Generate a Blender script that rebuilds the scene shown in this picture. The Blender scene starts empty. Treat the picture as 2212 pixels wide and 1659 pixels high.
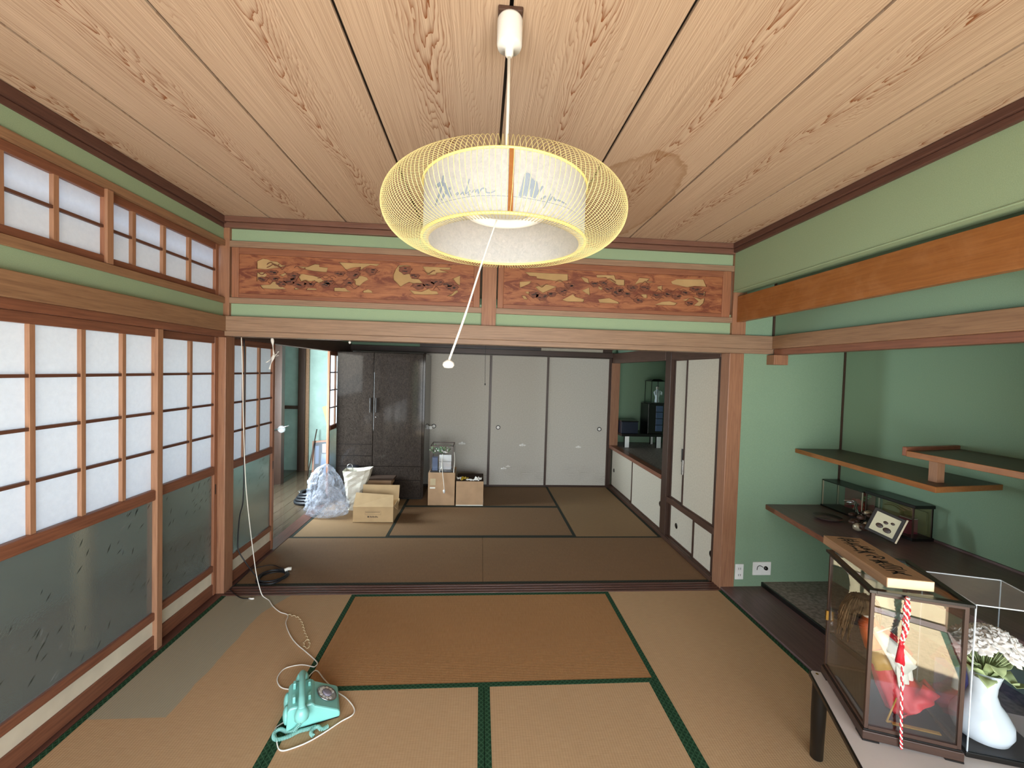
import bpy, bmesh, math, random
from mathutils import Vector, Matrix
random.seed(7)
PI = math.pi
C = bpy.context.scene.collection
S = bpy.context.scene

# ------------------------------------------------------------ camera, world, sun, exposure
YAW, PITCH, ROLL, CAMZ = .0759, .0296, .0291, 1.6352
def camera():
    cy, sy, cp, sp, cr, sr = math.cos(YAW), math.sin(YAW), math.cos(PITCH), math.sin(PITCH), math.cos(ROLL), math.sin(ROLL)
    f = Vector((sy*cp, cy*cp, -sp)); r0 = Vector((cy, -sy, 0)); u0 = r0.cross(f)
    r = r0*cr + u0*sr; u = -r0*sr + u0*cr
    m = Matrix(((r.x, u.x, -f.x, 0), (r.y, u.y, -f.y, 0), (r.z, u.z, -f.z, CAMZ), (0, 0, 0, 1)))
    cd = bpy.data.cameras.new('camera'); cd.sensor_width = 36; cd.lens = 897.06/2212*36; cd.clip_start = .02
    o = bpy.data.objects.new('camera', cd); o.matrix_world = m; C.objects.link(o); S.camera = o
camera()

w = bpy.data.worlds.new('sky'); S.world = w; w.use_nodes = True
nt = w.node_tree; bg = nt.nodes['Background']
sky = nt.nodes.new('ShaderNodeTexSky'); sky.sky_type = 'NISHITA'; sky.sun_disc = False
sky.sun_elevation = math.radians(58); sky.sun_rotation = math.radians(170); sky.air_density = 1.2; sky.dust_density = 1.5
nt.links.new(sky.outputs[0], bg.inputs[0]); bg.inputs[1].default_value = .32
def sun(d, strength):
    ld = bpy.data.lights.new('sun', 'SUN'); ld.energy = strength; ld.angle = math.radians(.6); ld.color = (1, .96, .9)
    o = bpy.data.objects.new('sun', ld); C.objects.link(o); o.rotation_euler = Vector(d).to_track_quat('-Z', 'Y').to_euler()
sun((.12, .75, -.85), 19.0)
def daylight(name, loc, rot, sx, sy, e, col=(.93, .97, 1)):
    ld = bpy.data.lights.new(name, 'AREA'); ld.shape = 'RECTANGLE'; ld.size = sx; ld.size_y = sy; ld.energy = e; ld.color = col
    o = bpy.data.objects.new(name, ld); C.objects.link(o); o.location = loc; o.rotation_euler = rot
    return o
# daylight through the open garden side behind the camera, and through the far corridor window
daylight('garden_daylight', (.05, -1.66, 1.0), (math.radians(90), 0, 0), 3.5, 1.75, 120)
daylight('corridor_light', (-2.83, 4.75, 1.12), (0, math.radians(-90), math.radians(48)), .9, 1.0, 105, (.8, .93, 1))
daylight('corridor_light', (-2.86, 1.5, 1.5), (0, math.radians(-90), 0), .9, 4.2, 24, (.88, .95, 1))  # unseen light added behind the front screens to brighten their paper
S.view_settings.view_transform = 'Standard'; S.view_settings.look = 'None'
S.view_settings.exposure = 0.85; S.view_settings.gamma = 1; S.view_settings.use_curve_mapping = False
try:
    S.cycles.max_bounces = 12; S.cycles.diffuse_bounces = 6; S.cycles.glossy_bounces = 4; S.cycles.transparent_max_bounces = 24
    S.cycles.transmission_bounces = 8; S.cycles.sample_clamp_indirect = 8; S.cycles.caustics_reflective = False; S.cycles.caustics_refractive = False
    S.cycles.use_denoising = True
except Exception:
    pass

# ------------------------------------------------------------ materials
def rgb(h):
    h = h.lstrip('#'); v = [int(h[i:i+2], 16)/255 for i in (0, 2, 4)]
    return tuple((x/12.92 if x <= .04045 else ((x+.055)/1.055)**2.4) for x in v) + (1,)
class NT:
    def __init__(s, name, rough=.6, spec=.5):
        s.m = bpy.data.materials.new(name); s.m.use_nodes = True; s.t = s.m.node_tree; s.b = s.t.nodes['Principled BSDF']
        s.b.inputs['Roughness'].default_value = rough; s.b.inputs['Specular IOR Level'].default_value = spec
    def n(s, ty, **kw):
        o = s.t.nodes.new(ty)
        for k, v in kw.items(): setattr(o, k, v)
        return o
    def l(s, a, b): s.t.links.new(a, b)
    def math(s, op, a, b=None, c=None):
        o = s.n('ShaderNodeMath', operation=op)
        for i, v in enumerate((a, b, c)):
            if v is None: continue
            if isinstance(v, (int, float)): o.inputs[i].default_value = v
            else: s.l(v, o.inputs[i])
        return o.outputs[0]
    def coords(s, scale=(1, 1, 1), kind='Object', rnd=0):
        tc = s.n('ShaderNodeTexCoord')
        if kind == 'World': src = s.n('ShaderNodeNewGeometry').outputs['Position']
        else: src = tc.outputs[kind]
        if rnd:
            oi = s.n('ShaderNodeObjectInfo'); va = s.n('ShaderNodeVectorMath', operation='SCALE'); cx = s.n('ShaderNodeCombineXYZ')
            for i in range(3): s.l(s.math('MULTIPLY', oi.outputs['Random'], rnd*(1+.37*i)), cx.inputs[i])
            ad = s.n('ShaderNodeVectorMath', operation='ADD'); s.l(src, ad.inputs[0]); s.l(cx.outputs[0], ad.inputs[1]); src = ad.outputs[0]
        mp = s.n('ShaderNodeMapping'); mp.inputs['Scale'].default_value = scale; s.l(src, mp.inputs['Vector'])
        return mp.outputs[0]
    def noise(s, vec, scale=5, detail=3, rough=.5, dist=0):
        o = s.n('ShaderNodeTexNoise'); o.inputs['Scale'].default_value = scale; o.inputs['Detail'].default_value = detail
        o.inputs['Roughness'].default_value = rough; o.inputs['Distortion'].default_value = dist; s.l(vec, o.inputs['Vector']); return o.outputs['Fac']
    def ramp(s, fac, stops):
        o = s.n('ShaderNodeValToRGB'); e = o.color_ramp.elements
        e[0].position, e[0].color = stops[0][0], stops[0][1]; e[1].position, e[1].color = stops[-1][0], stops[-1][1]
        for p, c in stops[1:-1]: x = e.new(p); x.color = c
        s.l(fac, o.inputs[0]); return o.outputs[0]
    def mix(s, fac, a, b):
        o = s.n('ShaderNodeMix', data_type='RGBA')
        for i, v in ((0, fac), (6, a), (7, b)):
            if isinstance(v, (int, float)): o.inputs[i].default_value = v
            elif isinstance(v, tuple): o.inputs[i].default_value = v
            else: s.l(v, o.inputs[i])
        return o.outputs[2]
    def col(s, c):
        if isinstance(c, tuple): s.b.inputs['Base Color'].default_value = c
        else: s.l(c, s.b.inputs['Base Color'])
        return s
    def bump(s, h, strength=.2, dist=.002):
        o = s.n('ShaderNodeBump'); o.inputs['Strength'].default_value = strength; o.inputs['Distance'].default_value = dist
        s.l(h, o.inputs['Height']); s.l(o.outputs[0], s.b.inputs['Normal']); return s

def plain(name, c, rough=.5, spec=.5, metal=0, var=.06, vs=8):
    t = NT(name, rough, spec); c = rgb(c) if isinstance(c, str) else c
    n = t.noise(t.coords(), vs, 3)
    d = tuple(x*(1-var*2) for x in c[:3])+(1,); l_ = tuple(min(1, x*(1+var)) for x in c[:3])+(1,)
    t.col(t.ramp(n, [(.3, d), (.7, l_)])); t.b.inputs['Metallic'].default_value = metal
    return t.m
def desat(c, k=.80):
    g = .3*c[0]+.6*c[1]+.1*c[2]; return tuple(g+(x-g)*k for x in c[:3])+(1,)
def wood(name, c1, c2, axis='y', rough=.45, fine=90, spec=.4, blotch=None, sat=.8):
    t = NT(name, rough, spec); a, b = desat(rgb(c1), sat), desat(rgb(c2), sat)
    sc = {'x': (.05, 1, 1), 'y': (1, .05, 1), 'z': (1, 1, .05)}[axis]
    v = t.coords(sc, rnd=9); n1 = t.noise(v, fine, 4, .65, .4); n2 = t.noise(t.coords((.25 if axis == 'x' else 1, .25 if axis == 'y' else 1, .25 if axis == 'z' else 1), rnd=5), 5, 3)
    c = t.ramp(n1, [(.3, b), (.62, a)]); dk = tuple(x*.72 for x in a[:3])+(1,)
    c = t.mix(t.math('MULTIPLY', n2, .55), c, dk)
    if blotch: c = t.mix(t.ramp(t.noise(t.coords((.3, 1, 1), rnd=3), 9, 4, .6, .6), [(.45, (0, 0, 0, 1)), (.75, (.5, .5, .5, 1))]), c, rgb(blotch))
    t.col(c); t.bump(n1, .12, .001); return t.m

M = {}
M['beam_y'] = wood('beam wood along depth', '#a0744a', '#7d5435', 'y'); M['beam_x'] = wood('beam wood along width', '#a27e5e', '#84644a', 'x')
M['post'] = wood('post wood', '#a8714a', '#8a5637', 'z'); M['orange'] = wood('amber beam wood', '#9c6434', '#845129', 'y', .35, sat=1, blotch='#a6734a')
M['frame_x'] = wood('red brown frame wood x', '#9c5c36', '#7c4227', 'x', .4); M['frame_y'] = wood('red brown frame wood y', '#8e5231', '#6c3a22', 'y', .4)
M['frame_z'] = wood('red brown frame wood z', '#a8683f', '#87502f', 'z', .4); M['muntin'] = wood('pale muntin wood', '#b07a50', '#93603e', 'z', .5)
M['muntin_y'] = wood('muntin wood y', '#6d4029', '#552e1e', 'y', .5)
M['cornice_y'] = wood('dark cornice y', '#6a4234', '#4e2d24', 'y', .5); M['cornice_x'] = wood('dark cornice x', '#83543f', '#66402f', 'x', .5)
M['dark_z'] = wood('dark trim z', '#4c3225', '#342117', 'z', .4); M['dark_x'] = wood('dark trim x', '#4c3225', '#342117', 'x', .4); M['dark_y'] = wood('dark trim y', '#5a3b2b', '#3e281c', 'y', .4)
M['black'] = plain('black lacquer', '#14110f', .3); M['darkplank'] = wood('dark plank', '#765a57', '#5c4441', 'y', .35)
M['sill'] = wood('worn sill', '#6e4536', '#52312a', 'x', .35); M['sill_y'] = wood('worn sill y', '#6e4232', '#4c2c22', 'y', .35)

t = NT('sand plaster green', .95, .1); v = t.coords(); n = t.noise(v, 350, 2, .6); n2 = t.noise(v, 1.6, 2)
t.col(t.mix(t.math('MULTIPLY', n2, .5), t.ramp(n, [(.3, rgb('#8a9f80')), (.7, rgb('#9db190'))]), rgb('#8fa388'))); t.bump(n, .25, .001); M['green'] = t.m
t = NT('sand plaster teal', .95, .1); v = t.coords(); n = t.noise(v, 350, 2, .6)
t.col(t.ramp(n, [(.3, rgb('#78917a')), (.7, rgb('#88a188'))])); t.bump(n, .25, .001); M['green_shaded'] = t.m  # same plaster as the green, darkened to stand for the alcove's weaker light

# ceiling board with cathedral grain
def ceiling_mat():
    t = NT('cedar ceiling board', .6, .3)
    tc = t.n('ShaderNodeTexCoord'); oi = t.n('ShaderNodeObjectInfo'); sp = t.n('ShaderNodeSeparateXYZ'); t.l(tc.outputs['Object'], sp.inputs[0])
    r = oi.outputs['Random']; x, y = sp.outputs[0], sp.outputs[1]
    yy = t.math('ADD', y, t.math('MULTIPLY', r, 23.))
    cx = t.n('ShaderNodeCombineXYZ'); t.l(t.math('MULTIPLY', x, 4.5), cx.inputs[0]); t.l(t.math('MULTIPLY', yy, 1.3), cx.inputs[1]); t.l(t.math('MULTIPLY', r, 9), cx.inputs[2])
    n1 = t.noise(cx.outputs[0], 1.3, 2, .5)
    cx2 = t.n('ShaderNodeCombineXYZ'); t.l(t.math('MULTIPLY', x, 26), cx2.inputs[0]); t.l(t.math('MULTIPLY', yy, 3.5), cx2.inputs[1])
    n2 = t.noise(cx2.outputs[0], 1.6, 2, .6)
    xo = t.math('ADD', x, t.math('MULTIPLY', t.math('SUBTRACT', n1, .5), .16))
    rad = t.math('SQRT', t.math('ADD', t.math('MULTIPLY', xo, xo), .0011))
    f = t.math('ADD', t.math('MULTIPLY', rad, 150.), t.math('MULTIPLY', yy, 9.))
    f = t.math('ADD', f, t.math('MULTIPLY', n2, 2.3))
    fr = t.math('FRACT', f)
    edge = t.math('SMOOTH_MAX', 0, 0)
    line = t.math('POWER', fr, 4.0)
    a = t.math('MULTIPLY', t.math('ABSOLUTE', xo), 9.0)
    fade = t.math('SUBTRACT', 1.0, t.math('MINIMUM', a, .70))
    cc = t.n('ShaderNodeCombineXYZ'); t.l(t.math('MULTIPLY', x, 160), cc.inputs[0]); t.l(yy, cc.inputs[1])
    fine = t.noise(cc.outputs[0], 1.2, 3, .7)
    base = t.ramp(fine, [(.3, rgb('#ac917a')), (.68, rgb('#d0b69e'))])
    c = t.mix(t.math('MULTIPLY', t.math('MULTIPLY', line, fade), 1.25), base, rgb('#84502f'))
    # water stain that dried with a brown rim (position of its own, in the room)
    g = t.n('ShaderNodeNewGeometry'); gs = t.n('ShaderNodeSeparateXYZ'); t.l(g.outputs['Position'], gs.inputs[0])
    gn = t.noise(g.outputs['Position'], 7, 4, .65); wob = t.math('MULTIPLY', t.math('SUBTRACT', gn, .5), .34)
    dx = t.math('DIVIDE', t.math('SUBTRACT', gs.outputs[0], .80), .30); dy = t.math('DIVIDE', t.math('SUBTRACT', gs.outputs[1], 2.50), .72)
    d = t.math('ADD', t.math('SQRT', t.math('ADD', t.math('MULTIPLY', dx, dx), t.math('MULTIPLY', dy, dy))), wob)
    rim = t.ramp(d, [(.0, (0.10, 0.10, 0.10, 1)), (.80, (.22, .22, .22, 1)), (.88, (.55, .55, .55, 1)), (.905, (0, 0, 0, 1)), (1, (0, 0, 0, 1))])
    c = t.mix(rim, c, rgb('#8d6238'))
    t.col(c); t.bump(line, .1, .0006); return t.m
M['ceiling'] = ceiling_mat()

def tatami_mat(name, axis, c1, c2, patch=False):
    t = NT(name, .7, .25)
    g = t.n('ShaderNodeNewGeometry'); sp = t.n('ShaderNodeSeparateXYZ'); t.l(g.outputs['Position'], sp.inputs[0])
    u, v = (sp.outputs[0], sp.outputs[1]) if axis == 'y' else (sp.outputs[1], sp.outputs[0])
    rib = t.math('SINE', t.math('MULTIPLY', u, 2*PI/.0125)); rush = t.math('SINE', t.math('MULTIPLY', v, 2*PI/.0042))
    h = t.math('ADD', t.math('MULTIPLY', rib, .5), t.math('MULTIPLY', rush, .25))
    cx = t.n('ShaderNodeCombineXYZ'); t.l(t.math('MULTIPLY', u, 12), cx.inputs[0]); t.l(t.math('MULTIPLY', v, 160), cx.inputs[1])
    n = t.noise(cx.outputs[0], 1.5, 3, .6); n2 = t.noise(g.outputs['Position'], 2.2, 3)
    fac = t.math('ADD', t.math('MULTIPLY', n, .7), t.math('MULTIPLY', t.math('ADD', h, 1), .15))
    c = t.ramp(fac, [(.3, rgb(c2)), (.75, rgb(c1))])
    c = t.mix(t.math('MULTIPLY', n2, .35), c, tuple(x*.8 for x in rgb(c2)[:3])+(1,))
    if patch:   # paler grey green rectangle where a piece of furniture stood for years
        sx = t.math('ADD', sp.outputs[0], t.math('MULTIPLY', t.math('SUBTRACT', t.noise(g.outputs['Position'], 9, 3), .5), .03))
        # right border leans out a little near the threshold
        lim = t.math('ADD', -1.40, t.math('MULTIPLY', t.math('MAXIMUM', t.math('SUBTRACT', sp.outputs[1], 2.80), 0), .45))
        m = t.math('MULTIPLY', t.math('LESS_THAN', sx, lim), t.math('GREATER_THAN', t.math('ADD', sp.outputs[1], t.math('MULTIPLY', sx, 0)), 1.975))
        c = t.mix(t.math('MULTIPLY', m, .85), c, rgb('#9b9783'))
    t.col(c); t.bump(h, .35, .0012); return t.m
M['tat_y'] = tatami_mat('rush weave lengthwise', 'y', '#c8a882', '#b08f69'); M['tat_x_sheen'] = tatami_mat('rush weave crosswise', 'x', '#b58a5e', '#986e45')  # crosswise mats darker and more orange: weave sheen painted into the colour
M['tat_pale_bounce'] = tatami_mat('pale rush weave', 'y', '#c8b592', '#b09c77'); M['tat_p'] = tatami_mat('rush weave with faded patch', 'y', '#c8a882', '#b08f69', True)  # pale copy for unseen mats, put in to cool their sunlit bounce
M['tat_fy'] = tatami_mat('rush weave far room lengthwise', 'y', '#9e815c', '#886b4c'); M['tat_fx_sheen'] = tatami_mat('rush weave far room crosswise', 'x', '#917252', '#7b5d42')  # far crosswise mats darker too, weave sheen put into the colour
def border_mat(name, c1, c2):
    t = NT(name, .8, .2); g = t.n('ShaderNodeNewGeometry'); sp = t.n('ShaderNodeSeparateXYZ'); t.l(g.outputs['Position'], sp.inputs[0])
    a = t.math('SINE', t.math('MULTIPLY', t.math('ADD', sp.outputs[0], sp.outputs[1]), 2*PI/.026)); b = t.math('SINE', t.math('MULTIPLY', t.math('SUBTRACT', sp.outputs[0], sp.outputs[1]), 2*PI/.026))
    m = t.math('MAXIMUM', t.math('GREATER_THAN', a, .93), t.math('GREATER_THAN', b, .93))
    k = t.math('LESS_THAN', t.math('ADD', a, b), -1.6)
    c = t.mix(t.math('MULTIPLY', m, .5), rgb(c1), rgb(c2)); c = t.mix(t.math('MULTIPLY', k, .8), c, rgb('#0c140e')); t.col(c); return t.m
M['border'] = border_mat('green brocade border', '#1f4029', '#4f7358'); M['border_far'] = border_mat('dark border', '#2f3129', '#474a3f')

t = NT('shoji paper', .9, .1); n = t.noise(t.coords((1, 1, 1), rnd=5), 40, 5, .7); t.col(t.ramp(n, [(.3, rgb('#dcdde0')), (.7, rgb('#ebecee'))]))
tr = t.n('ShaderNodeBsdfTranslucent'); tr.inputs[0].default_value = (.85, .88, .92, 1); mx = t.n('ShaderNodeMixShader'); mx.inputs[0].default_value = .5
t.l(t.b.outputs[0], mx.inputs[1]); t.l(tr.outputs[0], mx.inputs[2]); t.l(mx.outputs[0], t.t.nodes['Material Output'].inputs[0]); M['paper'] = t.m; M['aqua'] = plain('pale aqua plaster', '#9db3aa', .9, .1)
t = NT('fusuma paper', .85, .15); v = t.coords(); n = t.noise(v, 60, 4, .7); t.col(t.ramp(n, [(.3, rgb('#b8af9f')), (.7, rgb('#c6beae'))])); M['fusuma'] = t.m
# fusuma paper with faint ink grasses and mist near the foot
t = NT('fusuma paper with grass painting', .8, .2); g = t.coords(); sp = t.n('ShaderNodeSeparateXYZ'); t.l(g, sp.inputs[0]); n = t.noise(g, 60, 4, .7)
base = t.ramp(n, [(.3, rgb('#b7b2a8')), (.7, rgb('#c6c2ba'))])
w1 = t.n('ShaderNodeTexWave', wave_type='RINGS'); w1.inputs['Scale'].default_value = 7; w1.inputs['Distortion'].default_value = 9; w1.inputs['Detail'].default_value = 3; t.l(t.coords((1, 1, 2.2)), w1.inputs['Vector'])
gz = t.ramp(sp.outputs[2], [(.02, (0, 0, 0, 1)), (.10, (.8, .8, .8, 1)), (.26, (.55, .55, .55, 1)), (.33, (0, 0, 0, 1))])
ln = t.ramp(w1.outputs['Fac'], [(.72, (0, 0, 0, 1)), (.9, (1, 1, 1, 1))])
pm = t.ramp(t.noise(g, 3.0, 2), [(.42, (0, 0, 0, 1)), (.6, (1, 1, 1, 1))])
c = t.mix(t.math('MULTIPLY', t.math('MULTIPLY', ln, gz), t.math('MULTIPLY', pm, .55)), base, rgb('#6f6657'))
t.col(c); M['fusuma_art'] = t.m
M['cream'] = plain('cream lower board', '#cdc3ae', .8); M['white'] = plain('white plastic', '#e9e9e6', .4); M['whitepaint'] = plain('white lacquer', '#e6e4df', .35)

def glass(name, tint=(1, 1, 1, 1), refl=1.0, base=.04, rough=.0):
    m = bpy.data.materials.new(name); m.use_nodes = True; t = m.node_tree; t.nodes.remove(t.nodes['Principled BSDF'])
    tb = t.nodes.new('ShaderNodeBsdfTransparent'); tb.inputs[0].default_value = tint
    gl = t.nodes.new('ShaderNodeBsdfGlossy'); gl.inputs['Roughness'].default_value = rough
    # thin pane: Schlick reflectance from the angle alone, the same on both sides of the pane
    ge = t.nodes.new('ShaderNodeNewGeometry'); dt_ = t.nodes.new('ShaderNodeVectorMath'); dt_.operation = 'DOT_PRODUCT'; t.links.new(ge.outputs['Normal'], dt_.inputs[0]); t.links.new(ge.outputs['Incoming'], dt_.inputs[1])
    ab_ = t.nodes.new('ShaderNodeMath'); ab_.operation = 'ABSOLUTE'; t.links.new(dt_.outputs['Value'], ab_.inputs[0])
    su = t.nodes.new('ShaderNodeMath'); su.operation = 'SUBTRACT'; su.inputs[0].default_value = 1; t.links.new(ab_.outputs[0], su.inputs[1])
    po = t.nodes.new('ShaderNodeMath'); po.operation = 'POWER'; po.inputs[1].default_value = 5; t.links.new(su.outputs[0], po.inputs[0]); fr = po
    ma = t.nodes.new('ShaderNodeMath'); ma.operation = 'MULTIPLY_ADD'; ma.inputs[1].default_value = refl; ma.inputs[2].default_value = base; ma.use_clamp = True
    mx = t.nodes.new('ShaderNodeMixShader'); t.links.new(fr.outputs[0], ma.inputs[0]); t.links.new(ma.outputs[0], mx.inputs[0])
    t.links.new(tb.outputs[0], mx.inputs[1]); t.links.new(gl.outputs[0], mx.inputs[2]); t.links.new(mx.outputs[0], t.nodes['Material Output'].inputs[0])
    return m
M['glass'] = glass('clear glass', (.96, .975, .97, 1), 1.0, .11); M['acrylic'] = glass('hazy acrylic', (.97, .98, .99, 1), 1.0, .05, .01)
def hazy(name, k, c):
    m = bpy.data.materials.new(name); m.use_nodes = True; t = m.node_tree; b = t.nodes['Principled BSDF']; b.inputs['Base Color'].default_value = c; b.inputs['Roughness'].default_value = .25
    tb = t.nodes.new('ShaderNodeBsdfTransparent'); mx = t.nodes.new('ShaderNodeMixShader'); mx.inputs[0].default_value = k
    t.links.new(tb.outputs[0], mx.inputs[1]); t.links.new(b.outputs[0], mx.inputs[2]); t.links.new(mx.outputs[0], t.nodes['Material Output'].inputs[0]); return m
M['haze'] = hazy('dusty acrylic lid', .16, (.7, .7, .72, 1)); M['edge'] = hazy('bright acrylic edge', .6, (.75, .82, .88, 1))
# frosted leaf patterned glass
t = NT('frosted leaf glass', .13, .5); t.b.inputs['Transmission Weight'].default_value = .8; t.b.inputs['IOR'].default_value = 1.35
v = t.coords((1, 1, 1)); vo = t.n('ShaderNodeTexVoronoi', feature='F1'); vo.inputs['Scale'].default_value = 16; vo.inputs['Randomness'].default_value = 1
mp = t.coords((1, 1.9, .9)); t.l(mp, vo.inputs['Vector'])
leaf = t.ramp(vo.outputs['Distance'], [(.20, (1, 1, 1, 1)), (.26, (0, 0, 0, 1))]); ar = t.ramp(t.noise(v, 2.3, 2), [(.44, (0, 0, 0, 1)), (.56, (1, 1, 1, 1))])
lf = t.math('MULTIPLY', leaf, 0); t.col(rgb('#b9c4c2')); n = t.noise(v, 160, 2); t.bump(t.math('ADD', n, t.math('MULTIPLY', lf, -3)), .35, .001); M['frost'] = t.m

M['leafdark'] = hazy('dark etched leaf', .75, (.03, .045, .04, 1)); M['leaflight'] = hazy('light etched leaf', .22, (.5, .56, .55, 1)); M['bamboo'] = plain('yellow bamboo strip', '#dccb8e', .4, var=.03); M['ring'] = plain('yellow ring', '#efe08e', .35, var=.03)
t = NT('washi with fibres', .9, .1); v = t.coords(); vo = t.n('ShaderNodeTexVoronoi', feature='DISTANCE_TO_EDGE'); vo.inputs['Scale'].default_value = 45; t.l(v, vo.inputs['Vector'])
n = t.noise(v, 55, 5, .75, 2.0); t.col(t.mix(t.ramp(vo.outputs[0], [(.0, (1, 1, 1, 1)), (.05, (0, 0, 0, 1))]), t.ramp(n, [(.35, rgb('#ccd3d8')), (.65, rgb('#fdfdfd'))]), rgb('#e8ebec')))
tr = t.n('ShaderNodeBsdfTranslucent'); tr.inputs[0].default_value = (.9, .92, .93, 1); mx = t.n('ShaderNodeMixShader'); mx.inputs[0].default_value = .6
t.l(t.b.outputs[0], mx.inputs[1]); t.l(tr.outputs[0], mx.inputs[2]); t.l(mx.outputs[0], t.t.nodes['Material Output'].inputs[0]); M['washi'] = t.m
M['ink_blue'] = plain('blue grey ink', '#8c97a5', .8); M['ink'] = plain('black ink', '#1c1a19', .7)
M['mint'] = plain('mint phone plastic', '#86cdc4', .3, .5, var=.03); M['mint_d'] = plain('mint cord', '#8fc9bf', .5); M['dial'] = plain('clear dial plate', '#8a8593', .25); M['dialdark'] = plain('dial numbers plate', '#38343c', .4)
M['cord'] = plain('cream cord', '#d9c7a0', .6); M['cordwhite'] = plain('white cord', '#e8e4da', .6); M['blackcord'] = plain('black cable', '#15151a', .45); M['cordlace'] = plain('white braid', '#ddd8cc', .8)
M['card'] = plain('cardboard', '#c2a67e', .85, .2, var=.05); M['card2'] = plain('cardboard pink brown', '#b39373', .85, .2); M['carddark'] = plain('dark fabric cover', '#4a3a30', .9, .1)
M['label'] = plain('paper label', '#c0ad8a', .8); M['mark'] = plain('printed mark', '#4a4038', .8); M['white_tape'] = plain('white tape', '#eeeadc', .6)
M['red'] = plain('red silk', '#c3202f', .5); M['redorange'] = plain('orange brocade', '#c4561f', .5); M['gold'] = plain('gold brocade', '#b98b3c', .4); M['whitecloth'] = plain('white cloth', '#e6e2da', .8)
M['mane'] = plain('brown mane', '#6b543b', .9, .2, var=.25, vs=60); M['face'] = plain('doll face', '#ead9c8', .4); M['petal'] = plain('cream petals', '#f1eae2', .7, var=.05, vs=30); M['leaf'] = plain('pale green leaf', '#b6c38c', .5, var=.12)
M['vase'] = plain('white porcelain', '#dfe6ec', .15, .6); M['brass'] = plain('brass', '#a88544', .3, .5, 1); M['steel'] = plain('steel', '#b8b8b8', .25, .5, 1); M['silver'] = plain('silver moulding', '#c8bda4', .35, .5, .5)
M['tabletop'] = plain('table top laminate', '#cdc4bf', .3, var=.02); M['grey_toko'] = plain('mottled toko board', '#8d8079', .5, var=.25, vs=40); M['picture'] = plain('pale photo', '#d9d5b4', .5)
M['shelf'] = wood('dark shelf wood', '#5d4833', '#463423', 'y', .4); M['navy'] = plain('navy plastic', '#1a2030', .4); M['navyglass'] = plain('blue grey drawer', '#4a5a78', .3); M['yellow'] = plain('yellow plastic', '#d2b02f', .5); M['rose'] = plain('crimson backdrop', '#7a1b2c', .8); M['olive'] = plain('olive backing', '#6a6334', .85)
M['foliage'] = plain('dull green', '#5e7a52', .7); M['dusk'] = plain('black interior', '#1d2126', .5); M['blueslope'] = plain('indigo backing', '#4a4c86', .7)
# wardrobe: glossy dark grey-brown wood
t = NT('glossy wardrobe veneer', .07, .22); v = t.coords((1, 1, .5), rnd=4); n = t.noise(v, 45, 5, .75, 1.5); n3 = t.noise(t.coords((1, 1, 1)), 130, 2)
t.col(t.ramp(t.math('ADD', t.math('MULTIPLY', n, .6), t.math('MULTIPLY', n3, .4)), [(.35, rgb('#1d1917')), (.65, rgb('#3e3630'))])); wn = t.noise(t.coords(), 3.0, 2); t.bump(wn, .12, .004); M['veneer'] = t.m
t = NT('corridor boards', .18, .5); n = t.noise(t.coords((1, .05, 1), rnd=4), 60, 4); t.col(t.ramp(n, [(.3, rgb('#42372b')), (.7, rgb('#5c4f40'))])); M['corridor'] = t.m
# clear crumpled plastic
t = NT('crumpled clear plastic', .18, .6); v = t.coords(); n = t.noise(v, 8, 4, .6, 1.5); t.b.inputs['Base Color'].default_value = rgb('#c6ccd8'); t.bump(n, .6, .02)
tb = t.n('ShaderNodeBsdfTransparent'); mx = t.n('ShaderNodeMixShader'); t.l(t.ramp(n, [(.40, (.10, .10, .10, 1)), (.66, (.50, .50, .50, 1))]), mx.inputs[0]); t.l(tb.outputs[0], mx.inputs[1]); t.l(t.b.outputs[0], mx.inputs[2]); t.l(mx.outputs[0], t.t.nodes['Material Output'].inputs[0]); M['plastic'] = t.m
t = NT('paper bag cream', .7, .3); n = t.noise(t.coords(), 9, 4, .6); t.col(t.ramp(n, [(.3, rgb('#c9c2b2')), (.7, rgb('#e0dbcd'))])); t.bump(n, .7, .02); M['bag'] = t.m
# carved transom wood with red brown weathering
t = NT('carved transom wood', .5, .4); v = t.coords((.12, 1, 1)); n = t.noise(v, 45, 4, .6, .5); b2 = t.noise(t.coords((.45, 1, 1.5)), 11, 5, .7, .8)
c = t.ramp(n, [(.3, rgb('#875237')), (.7, rgb('#a56c48'))]); c = t.mix(t.ramp(b2, [(.47, (0, 0, 0, 1)), (.6, (.85, .85, .85, 1))]), c, rgb('#642f22')); t.col(c); t.bump(b2, .3, .004); M['carved'] = t.m
t = NT('carved foliage wood', .55, .35); b2 = t.noise(t.coords((1, 1, 1)), 55, 4, .7); t.col(t.ramp(b2, [(.35, rgb('#5f3729')), (.65, rgb('#7d4c37'))])); t.bump(b2, .5, .003); M['pine'] = t.m
M['tanpaper'] = plain('tan backing paper', '#b39468', .9, .1)
M['ground'] = plain('pale garden gravel', '#a9a28f', .9, .1, var=.15); M['hedge'] = plain('garden hedge', '#3f5a32', .9, .1, var=.3, vs=5)

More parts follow.
